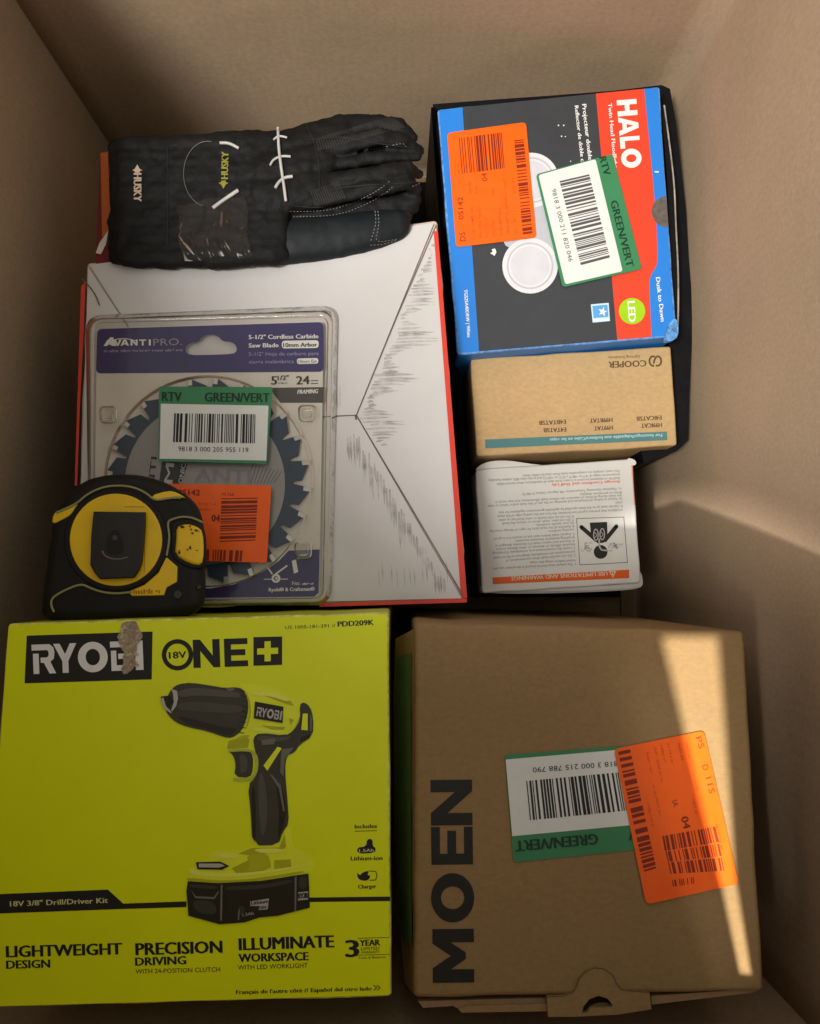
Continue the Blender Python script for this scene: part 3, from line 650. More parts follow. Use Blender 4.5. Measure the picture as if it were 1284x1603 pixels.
for i in range(9):
    x = 518 + rd.uniform(0, 18); y = 600 + rd.uniform(-10, 20); m.poly(P(SC_, line([(x, y), (x, y + 15), (x + 1, y + 32)], [.4, rd.uniform(1.2, 2.6), .4]), .0015))
m.build('scuff_mark', SCUFF, WC)['kind'] = 'stuff'

# ================================================================== SAW BLADE PACK
PURPLE = mat('purple_card', (0.042, 0.034, 0.135), rough=.45, var=.04)
CARDW = mat('pale_card', (0.66, 0.62, 0.57), rough=.5, var=.03, bump=.05)
c0 = SC_.p(328, 715)
BP = thing('saw_blade_pack', 'circular saw blade on a purple and white card in clear plastic', 'saw blade', c0)
z1 = .005
card = [(152, 514), (507, 503), (500, 935), (146, 940)]
hh = sp([(290, 549), (292, 541), (300, 537), (312, 535), (317, 527), (330, 523), (343, 527), (348, 534), (362, 535), (370, 541), (371, 549), (366, 554), (330, 555.5), (296, 556)], 1)
m = M(); m.slab(P(SC_, rquad(card, 9), z1), SC_.n * .0006, [P(SC_, hh[::-1], z1)]); m.build('card', CARDW, BP)
m = M(); top = rquad([(152.5, 515), (506.5, 504), (507, 582), (150.5, 584.5)], 8); 
m.poly(P(SC_, top, z1 + .0002), [P(SC_, hh[::-1], z1 + .0002)])
m.poly(P(SC_, [(500.5, 860), (452, 862), (436, 879), (415, 893), (390, 906), (365, 915), (330, 921), (290, 921), (150, 921), (147, 938), (492, 934), (499, 928)], z1 + .0002)); m.build('card_band', PURPLE, BP)
e = lambda x, y: (140 + x / 3.2923, 500 + y / 3.2923)
f4 = lambda x, y: (110 + x / 2.986, 470 + y / 2.986)
m = M()
word(m, SC_, [('A', 0, .2), ('V', .20, .35), ('A', .33, .50), ('N', .53, .67), ('T', .70, .84), ('I', .89, .93)], e(75, 136), e(335, 134), 9.5, z1 + .0004)
m.poly(P(SC_, [e(72, 137), e(108, 92), e(122, 92), e(140, 137), e(122, 137), e(112, 108), e(92, 137)], z1 + .0005))
m.poly(P(SC_, line(sp([e(118, 108), e(160, 98), e(215, 102), e(240, 112)], 2, False), [.5] * 1 + [1.3] * 12 + [.4] if False else 1.2), z1 + .0004))
text(m, SC_, '5-1/2" Cordless Carbide', e(822, 102), e(1180, 97), 7, z1 + .0004, .018)
text(m, SC_, 'Saw Blade', e(822, 145), e(975, 143), 7, z1 + .0004, .018)
m.poly(P(SC_, rquad([e(992, 110), e(1182, 107), e(1182, 147), e(992, 150)], 5), z1 + .0004))
m.poly(P(SC_, rquad([e(1070, 201), e(1180, 199), e(1180, 228), e(1070, 230)], 4), z1 + .0004))
text(m, SC_, 'Ryobi® & Craftsman®', (421, 926), (492.5, 924.5), 6, z1 + .0004, .01)
text(m, SC_, 'Fits:', (457.6, 916), (470, 915.6), 6, z1 + .0004); micro(m, SC_, (473, 915.6), (491, 915), 3, z1 + .0004)
text(m, SC_, 'FRAMING', e(1072, 384), e(1180, 380), 6.8, z1 + .0006, .015, .3)
m.poly(P(SC_, circ(f4(962, 1300), 7), z1 + .0004), [P(SC_, circ(f4(962, 1300), 3.4)[::-1], z1 + .0004)]); m.poly(P(SC_, circ(f4(964, 1300), 2), z1 + .0004))
stroke(m, SC_, [f4(905, 1304), f4(940, 1304)], 1.2, z1 + .0004); stroke(m, SC_, [f4(985, 1304), f4(1018, 1303)], 1.2, z1 + .0004)
stroke(m, SC_, [f4(960, 1280), f4(1015, 1240)], 2.5, z1 + .0004); stroke(m, SC_, [f4(922, 1248), f4(945, 1280)], 2.5, z1 + .0004)
m.poly(P(SC_, [f4(1036, 1218), f4(1055, 1212), f4(1066, 1270), f4(1046, 1278)], z1 + .0004))
m.build('lettering', WHITEINK, BP)
m = M()
text(m, SC_, 'PRO.', e(330, 136), e(478, 132), 11.5, z1 + .0004, .005); micro(m, SC_, e(75, 170), e(480, 164), 4, z1 + .0004)
text(m, SC_, '5-1/2" Hoja de carburo para', e(822, 188), e(1182, 184), 6, z1 + .0004, .005); text(m, SC_, 'sierra inalámbrica', e(822, 228), e(1055, 225), 6, z1 + .0004, .005)
m.build('lettering', mat('lilac_ink', (0.34, 0.30, 0.48), bump=0), BP)
m = M(); m.poly(P(SC_, [(422, 607), (507, 606), (506.5, 630.5), (439, 630.5)], z1 + .0003)); m.build('card_bar', mat('charcoal_card_bar', (.07, .065, .06)), BP)
m = M()
text(m, SC_, '10mm Arbor', e(1000, 143), e(1174, 140), 7, z1 + .0006, .015); text(m, SC_, '10mm Eje', e(1078, 225), e(1172, 222), 5, z1 + .0006)
text(m, SC_, '5', (425, 602), (433.5, 602), 14, z1 + .0004, .02); text(m, SC_, '1/2"', (435, 595), (452, 594.5), 7.5, z1 + .0004, .01); micro(m, SC_, (436, 601), (450, 600.6), 2.6, z1 + .0004)
text(m, SC_, '24', (464.5, 602), (484.5, 601.3), 14, z1 + .0004, .02); stroke(m, SC_, [(487, 596), (498, 595.6)], 1.2, z1 + .0004); stroke(m, SC_, [(487, 600.5), (498, 600)], 1.2, z1 + .0004)
m.build('lettering', DARKINK, BP)
# blade
BC = (325.5, 753); zb_ = z1 + .0035
BLUE = mat('blue_blade_coating', (0.018, 0.036, 0.070), rough=.42, spec=.5, var=.06)
STEEL = mat('brushed_steel', (0.27, 0.265, 0.25), rough=.45, metal=.55, var=.06, bump=.1)
pts = []; rd = random.Random(2)
for i in range(24):
    a0 = 360 / 24 * i + 4
    for da, r_ in ((0, 161), (2.2, 158), (7.0, 151), (10.4, 147), (11.0, 134), (11.9, 131.5), (12.9, 134), (14.3, 156)):
        an = math.radians(a0 + da); pts.append((BC[0] + r_ * math.cos(an), BC[1] + r_ * 1.015 * math.sin(an)))
m = M(); m.slab(P(SC_, pts, zb_), SC_.n * .0014, [P(SC_, circ(BC, 6)[::-1], zb_)]); blade = m.build('blade', BLUE, BP)
m = M(); m.poly(P(SC_, circ((321, 757), 125.5, 127, 64), zb_ + .0002)); m.build('blade_face', STEEL, blade)
m = M()
for i in range(24):
    an = math.radians(360 / 24 * i + 4)
    def pr(r_, da): return (BC[0] + r_ * math.cos(an + math.radians(da)), BC[1] + r_ * 1.015 * math.sin(an + math.radians(da)))
    m.slab(P(SC_, [pr(163, -.4), pr(161, 2.0), pr(150, 1.6), pr(150, -.9)], zb_ + .0006), SC_.n * .0018)
m.build('carbide_tips', mat('carbide', (.5, .49, .46), rough=.3, metal=.7), blade)
m = M()
text(m, SC_, 'AVANTI', (233, 830), (246, 716), 10, zb_ + .0004, .01)
m.poly(P(SC_, [(249, 755), (254, 719), (294, 726), (282, 762), (262, 762)], zb_ + .0004))
for i in range(9): stroke(m, SC_, [(388 + i * 5, 757), (396 + i * 5.6, 726 + i * 1.5)], .7, zb_ + .0004)
m.build('lettering', DARKINK, blade)
m = M(); text(m, SC_, 'M', (270, 757), (273, 726), 14, zb_ + .0006, .02); text(m, SC_, 'IONIC', (285, 760), (291, 727), 7, zb_ + .0006, .01)
m.build('lettering', mat('silver_ink', (.5, .5, .48), bump=0), blade)
m = M(); text(m, SC_, 'ANTI', (305, 754), (392, 756), 22, zb_ + .0004, .01); m.build('lettering', mat('ghost_grey_ink', (.24, .235, .225), bump=0), blade)
# clear clamshell
PLAST = clear_mat('clear_plastic', tint=(.95, .94, .91), gloss=.02, rough=.14, bump=.35, bscale=28, frost=.0, fres=1.3)
PLASTR = clear_mat('clear_plastic_rim', tint=(.90, .88, .84), gloss=.05, rough=.16, bump=.5, bscale=50, frost=.10)
FILM = clear_mat('blister_film', tint=(.96, .95, .93), gloss=.004, rough=.2, bump=.2, bscale=18, frost=.0, fres=1.3)
outer = [(134, 494), (529, 478), (519, 946), (140, 951)]; inner = [(147, 506), (513, 496), (505, 938), (143, 941)]
m = M(); rings = [(rquad(outer, 26, 7), .0015), (rquad(outer, 26, 7), .0035), (rquad([lerp(outer[i], inner[i], .35) for i in range(4)], 24, 7), .005), (rquad([lerp(outer[i], inner[i], .45) for i in range(4)], 23, 7), .0095), (rquad([lerp(outer[i], inner[i], .85) for i in range(4)], 18, 7), .0102), (rquad(inner, 16, 7), .0085)]
b0 = len(m.v); kk = len(rings[0][0])
for r_, lf_ in rings: m.v += P(SC_, r_, lf_)
for s_ in range(len(rings) - 1):
    for i in range(kk): m.f.append([b0 + s_ * kk + i, b0 + s_ * kk + (i + 1) % kk, b0 + (s_ + 1) * kk + (i + 1) % kk, b0 + (s_ + 1) * kk + i]); m.m.append(0); m.s.append(True)
shell = m.build('clamshell_rim', PLASTR, BP)
m = M(); dr = circ(BC, 163, 166, 64); m.poly(P(SC_, rings[-1][0], .0085), [P(SC_, dr[::-1], .0085)]); m.build('clamshell_window', PLAST, BP)
m = M(); b0 = 0; N_ = 64; levels = [(1.0, .0085), (.985, .0125), (.95, .0135)]
for sc_, lf_ in levels: m.v += P(SC_, circ(BC, 163 * sc_, 166 * sc_, N_), lf_)
for s_ in range(2):
    for i in range(N_): m.f.append([s_ * N_ + i, s_ * N_ + (i + 1) % N_, (s_ + 1) * N_ + (i + 1) % N_, (s_ + 1) * N_ + i]); m.m.append(0); m.s.append(True)
m.f.append([2 * N_ + i for i in range(N_)]); m.m.append(0); m.s.append(False)
m.build('blister_dome', FILM, BP)
for q in ((170, 649), (481, 647), (475, 861)):
    m = M(); rr = []
    for r_, lf_ in ((15, .0086), (13, .0115), (10.5, .0125), (8, .0105), (4, .0098)):
        rr.append(P(SC_, rquad([(q[0] - r_, q[1] - r_ * .9), (q[0] + r_, q[1] - r_ * .9), (q[0] + r_ * .9, q[1] + r_), (q[0] - r_ * .9, q[1] + r_)], r_ * .6, 4), lf_))
    kk = len(rr[0])
    for r_ in rr: m.v += r_
    for s_ in range(len(rr) - 1):
        for i in range(kk): m.f.append([s_ * kk + i, s_ * kk + (i + 1) % kk, (s_ + 1) * kk + (i + 1) % kk, (s_ + 1) * kk + i]); m.m.append(0); m.s.append(True)
    m.f.append([(len(rr) - 1) * kk + i for i in range(kk)]); m.m.append(0); m.s.append(False)
    m.build('snap_button', PLASTR, BP)
# stickers on the pack
zs = .0142
gs = sticker(SC_, [(249, 605), (427, 606), (418, 726), (248, 722)], 2.5, GREEN, BP, zs, label='green and white barcode label on the clear plastic')
m = M(); m.poly(P(SC_, [(252, 632), (420.5, 635), (417, 721), (250, 718)], zs + .0002)); m.build('label_field', LABELWHITE, gs)
m = M(); barcode(m, SC_, Q((273, 647), (400, 648.5), (399, 694), (271, 692)), 96, zs + .0004, seed=5); text(m, SC_, '9818 3 000 205 955 119', (279, 706), (389, 708), 7.8, zs + .0004); m.build('barcode', BLACKINK, gs)
m = M(); text(m, SC_, 'RTV', (254, 627.5), (284, 628), 15, zs + .0003, .02); text(m, SC_, 'GREEN/VERT', (321, 628.5), (422, 629.5), 15, zs + .0003, .02); m.build('lettering', GREENINK, gs)
os_ = sticker(SC_, [(255, 757), (425, 760), (418, 881), (252, 876)], 5, ORANGE, BP, zs, label='orange barcode label partly under the tape measure')
m = M(); barcode(m, SC_, Q((347, 780), (403.5, 779), (400, 846), (344, 848)), 48, zs + .0002, True, 21); barcode(m, SC_, Q((300, 859), (382, 862), (380, 879), (300, 877)), 44, zs + .0002, False, 22)
text(m, SC_, '0S142', (279, 775), (313, 775.5), 9.5, zs + .0002, .01); text(m, SC_, '04', (331.5, 816), (344, 816.5), 11, zs + .0002, .01); text(m, SC_, 'PS NA', (348, 776), (367, 776.5), 5, zs + .0002); m.build('barcode', ORINK, os_)
m = M(); micro(m, SC_, (312, 790), (338, 791), 4, zs + .0002, 3); micro(m, SC_, (312, 799), (334, 800), 4, zs + .0002, 4); m.build('lettering', ORFAINT, os_)

# ================================================================== TAPE MEASURE
RUB = mat('black_rubber', (0.009, 0.0085, 0.008), rough=.5, spec=.25, var=.15, bump=.2, bscale=400)
YEL = mat('yellow_abs', (0.84, 0.54, 0.004), rough=.4, spec=.45, var=.08, vscale=40, bump=.06)
STEELC = mat('black_clip_steel', (0.006, 0.0055, 0.005), rough=.42, spec=.5, var=.1, bump=.05)
OLV = mat('olive_trim', (0.30, 0.30, 0.13), rough=.5, bump=0)
t = lambda x, y: (40 + x / 4.1419, 730 + y / 4.1419)
ST = plane_px((64, 900, .318), (320, 900, .318), (190, 745, .313))
c0 = ST.p(190, 860)
TM = thing('tape_measure', 'worn black and yellow tape measure lying on the saw blade package', 'tape measure', Vector((c0.x, c0.y, .275)))
ol = sp([t(*q) for q in [(80, 1010), (84, 850), (118, 600), (150, 370), (178, 280), (250, 170), (362, 80), (495, 45), (620, 33), (752, 45), (885, 90), (1000, 150), (1085, 222), (1125, 295), (1145, 420), (1150, 640), (1150, 870), (1105, 940), (995, 975), (700, 1000), (400, 1010)]], 2)
solid('case', ST, ol, -.036, RUB, TM, ch=.007, jit=.0004, segs=6, smooth=True, seed=3, shrink=.009)
def tp_(name, pts, lf_, th, m_, par=TM, ch=.0008, it=1):
    return solid(name, ST, sp([t(*q) for q in pts], it) if it else [t(*q) for q in pts], -th, m_, par, ch=ch, jit=0, lift=lf_, segs=3)
m_ring = solid('ring_bezel', ST, [t(*q) for q in circ((585, 478), 338, 330, 56)], -.002, RUB, TM, ch=.0008, jit=0, lift=.0012)
disc = solid('yellow_disc', ST, [t(*q) for q in circ((585, 476), 300, 300, 56)], -.001, YEL, TM, ch=.0006, jit=0, lift=.0020)
tp_('yellow_panel', [(178, 305), (230, 280), (345, 238), (320, 270), (298, 312), (240, 345), (168, 378)], .0005, .002, YEL)
tp_('yellow_panel', [(806, 188), (930, 155), (985, 170), (1040, 205), (985, 198), (930, 205), (850, 228)], .0005, .002, YEL)
tp_('yellow_panel', [(912, 588), (985, 650), (982, 748), (915, 785), (898, 836), (690, 842), (662, 812), (770, 768), (860, 690)], .0006, .002, YEL, it=0)
tp_('yellow_side_grip', [(975, 388), (1040, 368), (1110, 385), (1150, 420), (1158, 560), (1142, 645), (1060, 632), (962, 572), (972, 480)], .0022, .004, YEL, ch=.002)
tp_('rubber_grip', [(940, 360), (1030, 335), (1120, 360), (1158, 410), (1166, 560), (1160, 665), (1050, 662), (940, 590), (945, 470)], .0012, .003, RUB, ch=.001)
m = M()
def trim(pts, w=.0007):
    m = M(); m.tube(P(ST, sp([t(*q) for q in pts], 2, False), .0009), w, 6); m.build('trim_line', OLV, TM)
trim([(200, 300), (330, 245), (400, 180), (500, 135), (590, 124), (690, 132), (780, 170), (840, 225), (930, 205), (1010, 205)])
trim([(185, 945), (165, 900), (170, 855), (240, 810), (360, 760), (420, 790), (500, 818), (600, 826), (690, 815)])
trim([(1150, 365), (1090, 335), (1020, 325), (960, 340), (920, 358), (932, 440), (932, 490), (915, 580)])
clip = tp_('belt_clip', [(440, 292), (775, 296), (772, 420), (752, 620), (735, 670), (700, 722), (480, 730), (445, 690), (418, 640), (424, 450)], .006, .0016, STEELC, ch=.0007, it=0)
tp_('clip_mount', [(450, 300), (765, 302), (765, 345), (450, 345)], .0046, .004, STEELC)
m = M(); m.tube(P(ST, sp([t(*q) for q in [(498, 548), (510, 580), (560, 602), (620, 603), (668, 590)]], 2, False), .0062), .0006, 6); m.build('clip_emboss', mat('clip_highlight_steel', (.16, .15, .13), rough=.4, metal=.4), clip)  # lighter crescent paints the highlight along the clip's indentation
m = M(); m.poly(P(ST, sp([t(*q) for q in [(560, 410), (600, 412), (625, 470), (640, 540), (600, 575), (540, 570), (515, 530), (535, 450)]], 2), .0063)); m.build('clip_dimple', mat('clip_dimple_black', (.010, .009, .008), rough=.5), clip)
m = M(); m.poly(P(ST, circ(t(580, 462), 4), .0065)); m.build('rivet', mat('clip_highlight_steel2', (.06, .055, .07), rough=.3), clip)
for q, r_ in (((985, 832), 7), ((1122, 785), 3.5), ((815, 345), 0)):
    if r_: solid('screw', ST, circ(t(*q), r_, r_, 20), -.002, mat('dark_screw', (.05, .048, .045), rough=.3, metal=.6), TM, ch=.0005, jit=0, lift=.0012)
m = M(); rd = random.Random(5)
for i in range(14):
    q = t(rd.choice((1070, 1110, 985, 1000)) + rd.uniform(-22, 22), rd.choice((400, 430, 540)) + rd.uniform(-20, 20)); r_ = rd.uniform(.8, 3)
    m.poly(P(ST, [(q[0] + r_ * rd.uniform(.4, 1.3) * math.cos(a_), q[1] + r_ * rd.uniform(.4, 1.3) * math.sin(a_)) for a_ in (0, 1, 2, 3, 4, 5)], .0025))
m.build('wear_mark', mat('brown_grime', (.09, .05, .012), rough=.8), TM)
m = M(); micro(m, ST, t(700, 828), t(880, 822), 7, .0009, 5); stroke(m, ST, [t(640, 262), t(775, 262)], .8, .0023); stroke(m, ST, [t(775, 330), t(772, 690)], .7, .0023); m.build('lettering', mat('faint_red_print', (.42, .17, .01), bump=0), TM)

# ================================================================== SPOTLIGHT BOX (blue, black and red)
HBLUE = mat('blue_carton_print', (0.022, 0.215, 0.70), rough=.42, spec=.35, var=.03, bump2=.15)
HGREY = mat('charcoal_carton_print', (0.044, 0.049, 0.056), rough=.40, spec=.4, var=.06, bump2=.2)
HRED = mat('scarlet_carton_print', (0.74, 0.062, 0.026), rough=.42, spec=.35, var=.03, bump2=.15)
HEDGE = mat('worn_blue_edge', (0.12, 0.30, 0.66), rough=.6, var=.5, vscale=260)
HBLK = mat('black_carton_side', (0.006, 0.006, 0.007), spec=.15, rough=.6)
SH = plane_px((685, 171, .205), (1033, 136, .205), (716, 556, .205))
c0 = SH.p(870, 350)
HB = thing('spotlight_box', 'glossy blue, charcoal and red light fixture box with two price stickers', 'box', (c0.x, c0.y, .012))
hq = [(684.5, 171), (1033, 135.5), (1059.5, 527), (716, 555)]
solid('carton_body', SH, dense(hq, 30, 5), .012, [HEDGE, HBLK, HBLUE], HB, ch=.0015, jit=.0007, sidefn=lambda n: 2 if n.y < -.7 else 1, seed=31)
h = lambda x, y: (670 + x / 3.057, 120 + y / 3.057)
def hp(name, pts, m_, lf_=L1, holes=()):
    m = M(); m.poly(P(SH, pts, lf_), [P(SH, q, lf_) for q in holes]); return m.build(name, m_, HB)
hp('blue_stripe', [(687, 173), (724, 168), (750, 550), (719, 552.5)], HBLUE)
hp('charcoal_field', [(724, 168), (933, 146.5), (966.5, 532), (750, 550)], HGREY)
hp('red_stripe', [(933, 146.5), (1008.6, 139)] + sp([(1008.6, 139), (1027, 330), (1030, 408), (1027, 418), (1018, 432), (1016.5, 445), (1020, 527.5)], 1, False) + [(966.5, 532)], HRED)
hp('blue_stripe', sp([(1008.6, 139), (1027, 330), (1030, 408), (1027, 418), (1018, 432), (1016.5, 445), (1020, 527.5)], 1, False) + [(1056.5, 524.5), (1030.5, 137.5)], HBLUE)
m = M(); word(m, SH, [('H', 0, .235), ('A', .25, .52), ('L', .54, .71), (('O', (.29, .26)), .72, 1)], h(903, 114), h(930, 440), 31, L2)
text(m, SH, 'Twin Head Floodlight', h(862, 128), h(890, 438), 6.3, L2, .012)
text(m, SH, 'Projecteur double tête', h(738, 133), h(776, 470), 7, L2, .015)
text(m, SH, 'Reflector de doble cabeza', h(702, 140), h(741, 480), 6.3, L2, .012)
text(m, SH, 'Dusk to Dawn', h(1091, 962), h(1115, 1172), 7, L2, .02)
text(m, SH, 'TGS25A40DRW | White', h(173, 1020), h(189, 1248), 5.5, L2, .01)
for q in ((625, 233), (650, 233), (640, 285), (658, 287), (683, 405)):
    r_ = .9 if q[0] in (658, 683) else 1.2; m.poly(P(SH, circ(h(*q), r_, r_, 8), L2))
m.poly(P(SH, [h(298, 845), h(310, 838), h(305, 826), h(322, 822), h(328, 840), h(318, 858), h(308, 850)], L2)); stroke(m, SH, [h(1085, 455), h(1105, 456)], 2, L2)
m.build('lettering', WHITEINK, HB)
LAMP1 = mat('pictured_lamp_white', (0.70, 0.71, 0.74), bump=0, rough=.4); LAMP2 = mat('pictured_lamp_grey', (0.50, 0.51, 0.56), bump=0, rough=.4); LAMP3 = mat('pictured_lamp_face', (0.62, 0.63, 0.68), bump=0, rough=.4)
m = M(); m.poly(P(SH, sp([(832, 260), (862, 290), (878, 350), (876, 400), (850, 400), (805, 392), (784, 380), (800, 330)], 2), L2)); m.build('pictured_fixture', LAMP2, HB)
for q, r_ in (((832, 282), 43), ((830, 416), 43.5)):
    hp('pictured_lamp', circ(q, r_), LAMP1, L3); hp('pictured_lamp_rim', circ(q, r_ * .84), LAMP2, L4); hp('pictured_lamp_lens', circ(q, r_ * .78), LAMP1, L5); hp('pictured_lamp_lens', circ(q, r_ * .70), LAMP3, L5 + .0001)
hp('light_badge', circ((989.6, 487), 20.5), mat('badge_green', (0.34, 0.62, 0.012), bump=0, rough=.4), L2)
m = M(); text(m, SH, 'LED', (982.5, 472), (984.5, 504), 12, L3, .05); m.build('lettering', WHITEINK, HB)
hp('star_badge', [(925, 476.5), (953, 474), (955, 502.5), (928, 505)], mat('badge_pale_blue', (.55, .72, .85), bump=0), L2)
hp('star_badge', [(927.5, 479), (951, 477), (952.6, 496), (929.5, 498)], mat('badge_blue', (.10, .36, .70), bump=0), L3)
m = M(); m.poly(P(SH, [(946, 480), (942.5, 485), (937, 484), (940.5, 488), (938, 493), (943, 491), (947, 495), (946.5, 489.5), (950.5, 487), (945.8, 486)], L4)); micro(m, SH, (930.5, 503), (952, 501.3), 3, L4); m.build('lettering', WHITEINK, HB)
# thumb notch at the right edge and the bent black closing flap beside it
hp('thumb_notch', [q for q in circ((1045, 331), 24.5, 24.5, 24, 98, 262)] + [(1042.5, 307), (1046.8, 355)], mat('notch_grey_board', (.13, .11, .095), rough=.3, var=.3, vscale=300, bump=.4), L3)
m = M(); rd = random.Random(3)
fe = sp([(1040, 165), (1049, 230), (1056, 290), (1058, 350), (1062, 420), (1062, 500), (1060, 522)], 2, False)
inn = [(u - (5 + 6 * math.sin(math.pi * i / len(fe))), v) for i, (u, v) in enumerate(fe)]
fp = plane_px((1040, 165, .196), (1062, 500, .196), (1084, 500, .196))
m.slab(P(fp, fe + inn[::-1], 0), Vector((0, 0, .09))); m.build('closing_flap', HBLK, HB)
m = M(); m.tube(P(fp, fe, .0006), .0007, 6); m.build('flap_edge', mat('worn_grey_edge', (.34, .30, .26), var=.5, vscale=120), HB)
m = M(); m.slab(P(SH, sp([(1040, 528), (1046, 508), (1057, 497), (1062, 506), (1062, 527), (1052, 534), (1040, 535)], 1), .0012), SH.n * .004)
m.build('crushed_corner', mat('crushed_blue_corner', (.10, .27, .62), var=.8, vscale=240, bump=1, bscale=300, dist=.002), HB)
# stickers
os_ = sticker(SH, [(700, 208), (823.5, 191), (840, 372), (714, 387)], 7, ORANGE, HB, .0015, label='orange barcode label near the left edge')
o = lambda x, y: (700 + x / 7.2875, 180 + y / 7.2875)
m = M(); barcode(m, SH, Q((718.5, 216), (787.8, 206.8), (792.5, 263), (723.3, 272)), 56, .0017, False, 31); barcode(m, SH, Q((805, 219.8), (820, 218), (833.8, 365), (818.7, 367)), 88, .0017, True, 32)
text(m, SH, 'DS', o(212, 1437), o(206, 1335), 9.5, .0017); text(m, SH, '0S142', o(190, 1190), o(178, 935), 8.5, .0017); text(m, SH, '04', o(462, 752), o(453, 660), 9, .0017); m.build('barcode', ORINK, os_)
m = M()
for i, (x0, y0, L) in enumerate([(320, 1420, 240), (300, 1200, 150), (400, 1400, 360), (470, 1400, 240), (550, 1390, 180), (630, 1370, 330), (710, 1360, 300), (690, 1060, 330), (800, 1345, 60), (785, 1220, 40), (280, 890, 150), (350, 890, 90), (780, 890, 180), (540, 905, 60), (145, 665, 110)]):
    micro(m, SH, o(x0, y0), o(x0 - L * .06, y0 - L), 4.2, .0017, seed=i)
m.build('lettering', ORFAINT, os_)
gs = sticker(SH, [(839, 272.8), (959, 240.8), (1005, 421), (881, 449.8)], 6, GREEN, HB, .0023, label='green and white barcode label stuck at a slant')
m = M(); m.poly(P(SH, rquad([(843, 274), (932.5, 249), (975, 424.5), (885, 445)], 4), .0025)); m.build('label_field', LABELWHITE, gs)
m = M(); barcode(m, SH, Q((876, 283.5), (922.5, 272.8), (955, 403), (909.4, 415)), 100, .0027, True, 33); text(m, SH, '9818 3 000 211 820 046', (863.5, 296.5), (890.5, 410), 7.3, .0027); m.build('barcode', mat('grey_barcode_ink', (.09, .09, .095), bump=0), gs)
m = M(); text(m, SH, 'RTV', (938, 247), (946, 275), 11.5, .0026, .01); text(m, SH, 'GREEN/VERT', (955.5, 315.5), (981.5, 418.6), 12, .0026, .01); m.build('lettering', GREENINK, gs)

# ================================================================== TAN LIGHTING BOX
TAN = kraft('tan_carton_board', (0.54, 0.365, 0.175), flute=0, blotch=.06, wave=.08, rough=.6)
TANS = kraft('tan_carton_side', (0.50, 0.345, 0.17), flute=0, rough=.6)
SK = plane_px((737, 563, .188), (1051, 541, .188), (746, 713, .188))
c0 = SK.p(900, 630)
CB = thing('tan_lighting_box', 'small tan cardboard box with upside-down print and a teal bar', 'box', (c0.x, c0.y, .012))
solid('carton_body', SK, dense([(737, 562), (1051, 541), (1060.5, 697), (746, 714)], 24, 5), .012, [TAN, TANS], CB, ch=.0016, jit=.0008, sidefn=lambda n: 1, seed=41)
q3 = lambda x, y: (720 + x / 3.47, 530 + y / 3.47)
m = M(); m.poly(P(SK, [(759.5, 688), (1044, 675.5), (1045, 689), (760, 702)], L1)); m.build('teal_bar', mat('teal_ink', (.085, .21, .21), bump=0, var=.05), CB)
m = M()
text(m, SK, 'COOPER', q3(1012, 117), q3(808, 125), 10.5, L1, .01); text(m, SK, 'Lighting Solutions', q3(978, 92), q3(808, 97), 4.5, L1)
for tx, p0, p1 in (('E4ICATSB', (1095, 418), (960, 424)), ('H99ICAT', (1097, 458), (985, 462)), ('H99RTAT', (828, 430), (706, 435)), ('H99TAT', (830, 472), (730, 476)), ('E4BTATSB', (575, 440), (430, 447)), ('E4TATSB', (577, 482), (455, 487))):
    text(m, SK, tx, q3(*p0), q3(*p1), 7, L1, .012)
lc = q3(1062, 122)
m.poly(P(SK, line(circ((lc[0] + 3.6, lc[1]), 5.6, 7.4, 18, -110, 120), 2.8), L1)); m.poly(P(SK, line(circ((lc[0] - 3.6, lc[1]), 5.6, 7.4, 18, 70, 300), 2.8), L1))
stroke(m, SK, [(lc[0] + 1.5, lc[1] - 7), (lc[0] - 2, lc[1]), (lc[0] - 2.5, lc[1] + 4)], 2.6, L1 + .0001)
m.build('lettering', mat('brown_ink', (.10, .06, .03), bump=0), CB)
m = M(); text(m, SK, 'For housings/Adaptable aux boîtiers/Cabe en las cajas', (1036.5, 679), (861, 686.5), 5, L2, .01); m.build('lettering', mat('pale_teal_ink', (.42, .62, .60), bump=0), CB)

# ================================================================== WHITE MASK BOX
PAPW = mat('white_box_paper', (0.70, 0.69, 0.66), rough=.5, var=.03, bump=.1, bump2=.1, b2scale=22)
SW = plane_px((744, 735, .178), (990, 719, .178), (755, 928, .178))
c0 = SW.p(872, 825)
WB = thing('white_warning_box', 'small white box with upside-down fine print, orange bar and breathing pictogram', 'box', (c0.x, c0.y, .012))
solid('carton_body', SW, dense([(744, 735), (990, 718), (1004, 913), (755, 929)], 24, 6), .012, PAPW, WB, ch=.0016, jit=.0010, seed=51)
z = lambda x, y: (740 + x / 4.7556, 700 + y / 4.7556)
m = M(); m.poly(P(SW, [(771, 904), (985, 891.8), (985, 905), (771.5, 914.5)], L1)); m.poly(P(SW, [z(1186, 112), z(1192, 112), z(1206, 430), z(1203, 430)], L1)); m.build('orange_bar', mat('orange_ink', (.75, .12, .015), bump=0, rough=.45), WB)
m = M(); text(m, SW, 'USE LIMITATIONS AND WARNINGS', z(1003, 926), z(288, 964), 6.5, L2, .015)
m.poly(P(SW, [z(1012, 924), z(1070, 921), z(1045, 972)], L2), [P(SW, [z(1026, 930), z(1056, 929), z(1043, 960)], L2)]); stroke(m, SW, [z(1041, 932), z(1042, 952)], 1.4, L2); m.build('lettering', mat('cream_ink', (.78, .62, .45), bump=0), WB)
m = M()
fr = [z(772, 530), z(1127, 518), z(1155, 860), z(797, 878)]; fi = [lerp(q, ((fr[0][0] + fr[2][0]) / 2, (fr[0][1] + fr[2][1]) / 2), .022) for q in fr]
m.poly(P(SW, fr, L1), [P(SW, fi, L1)])
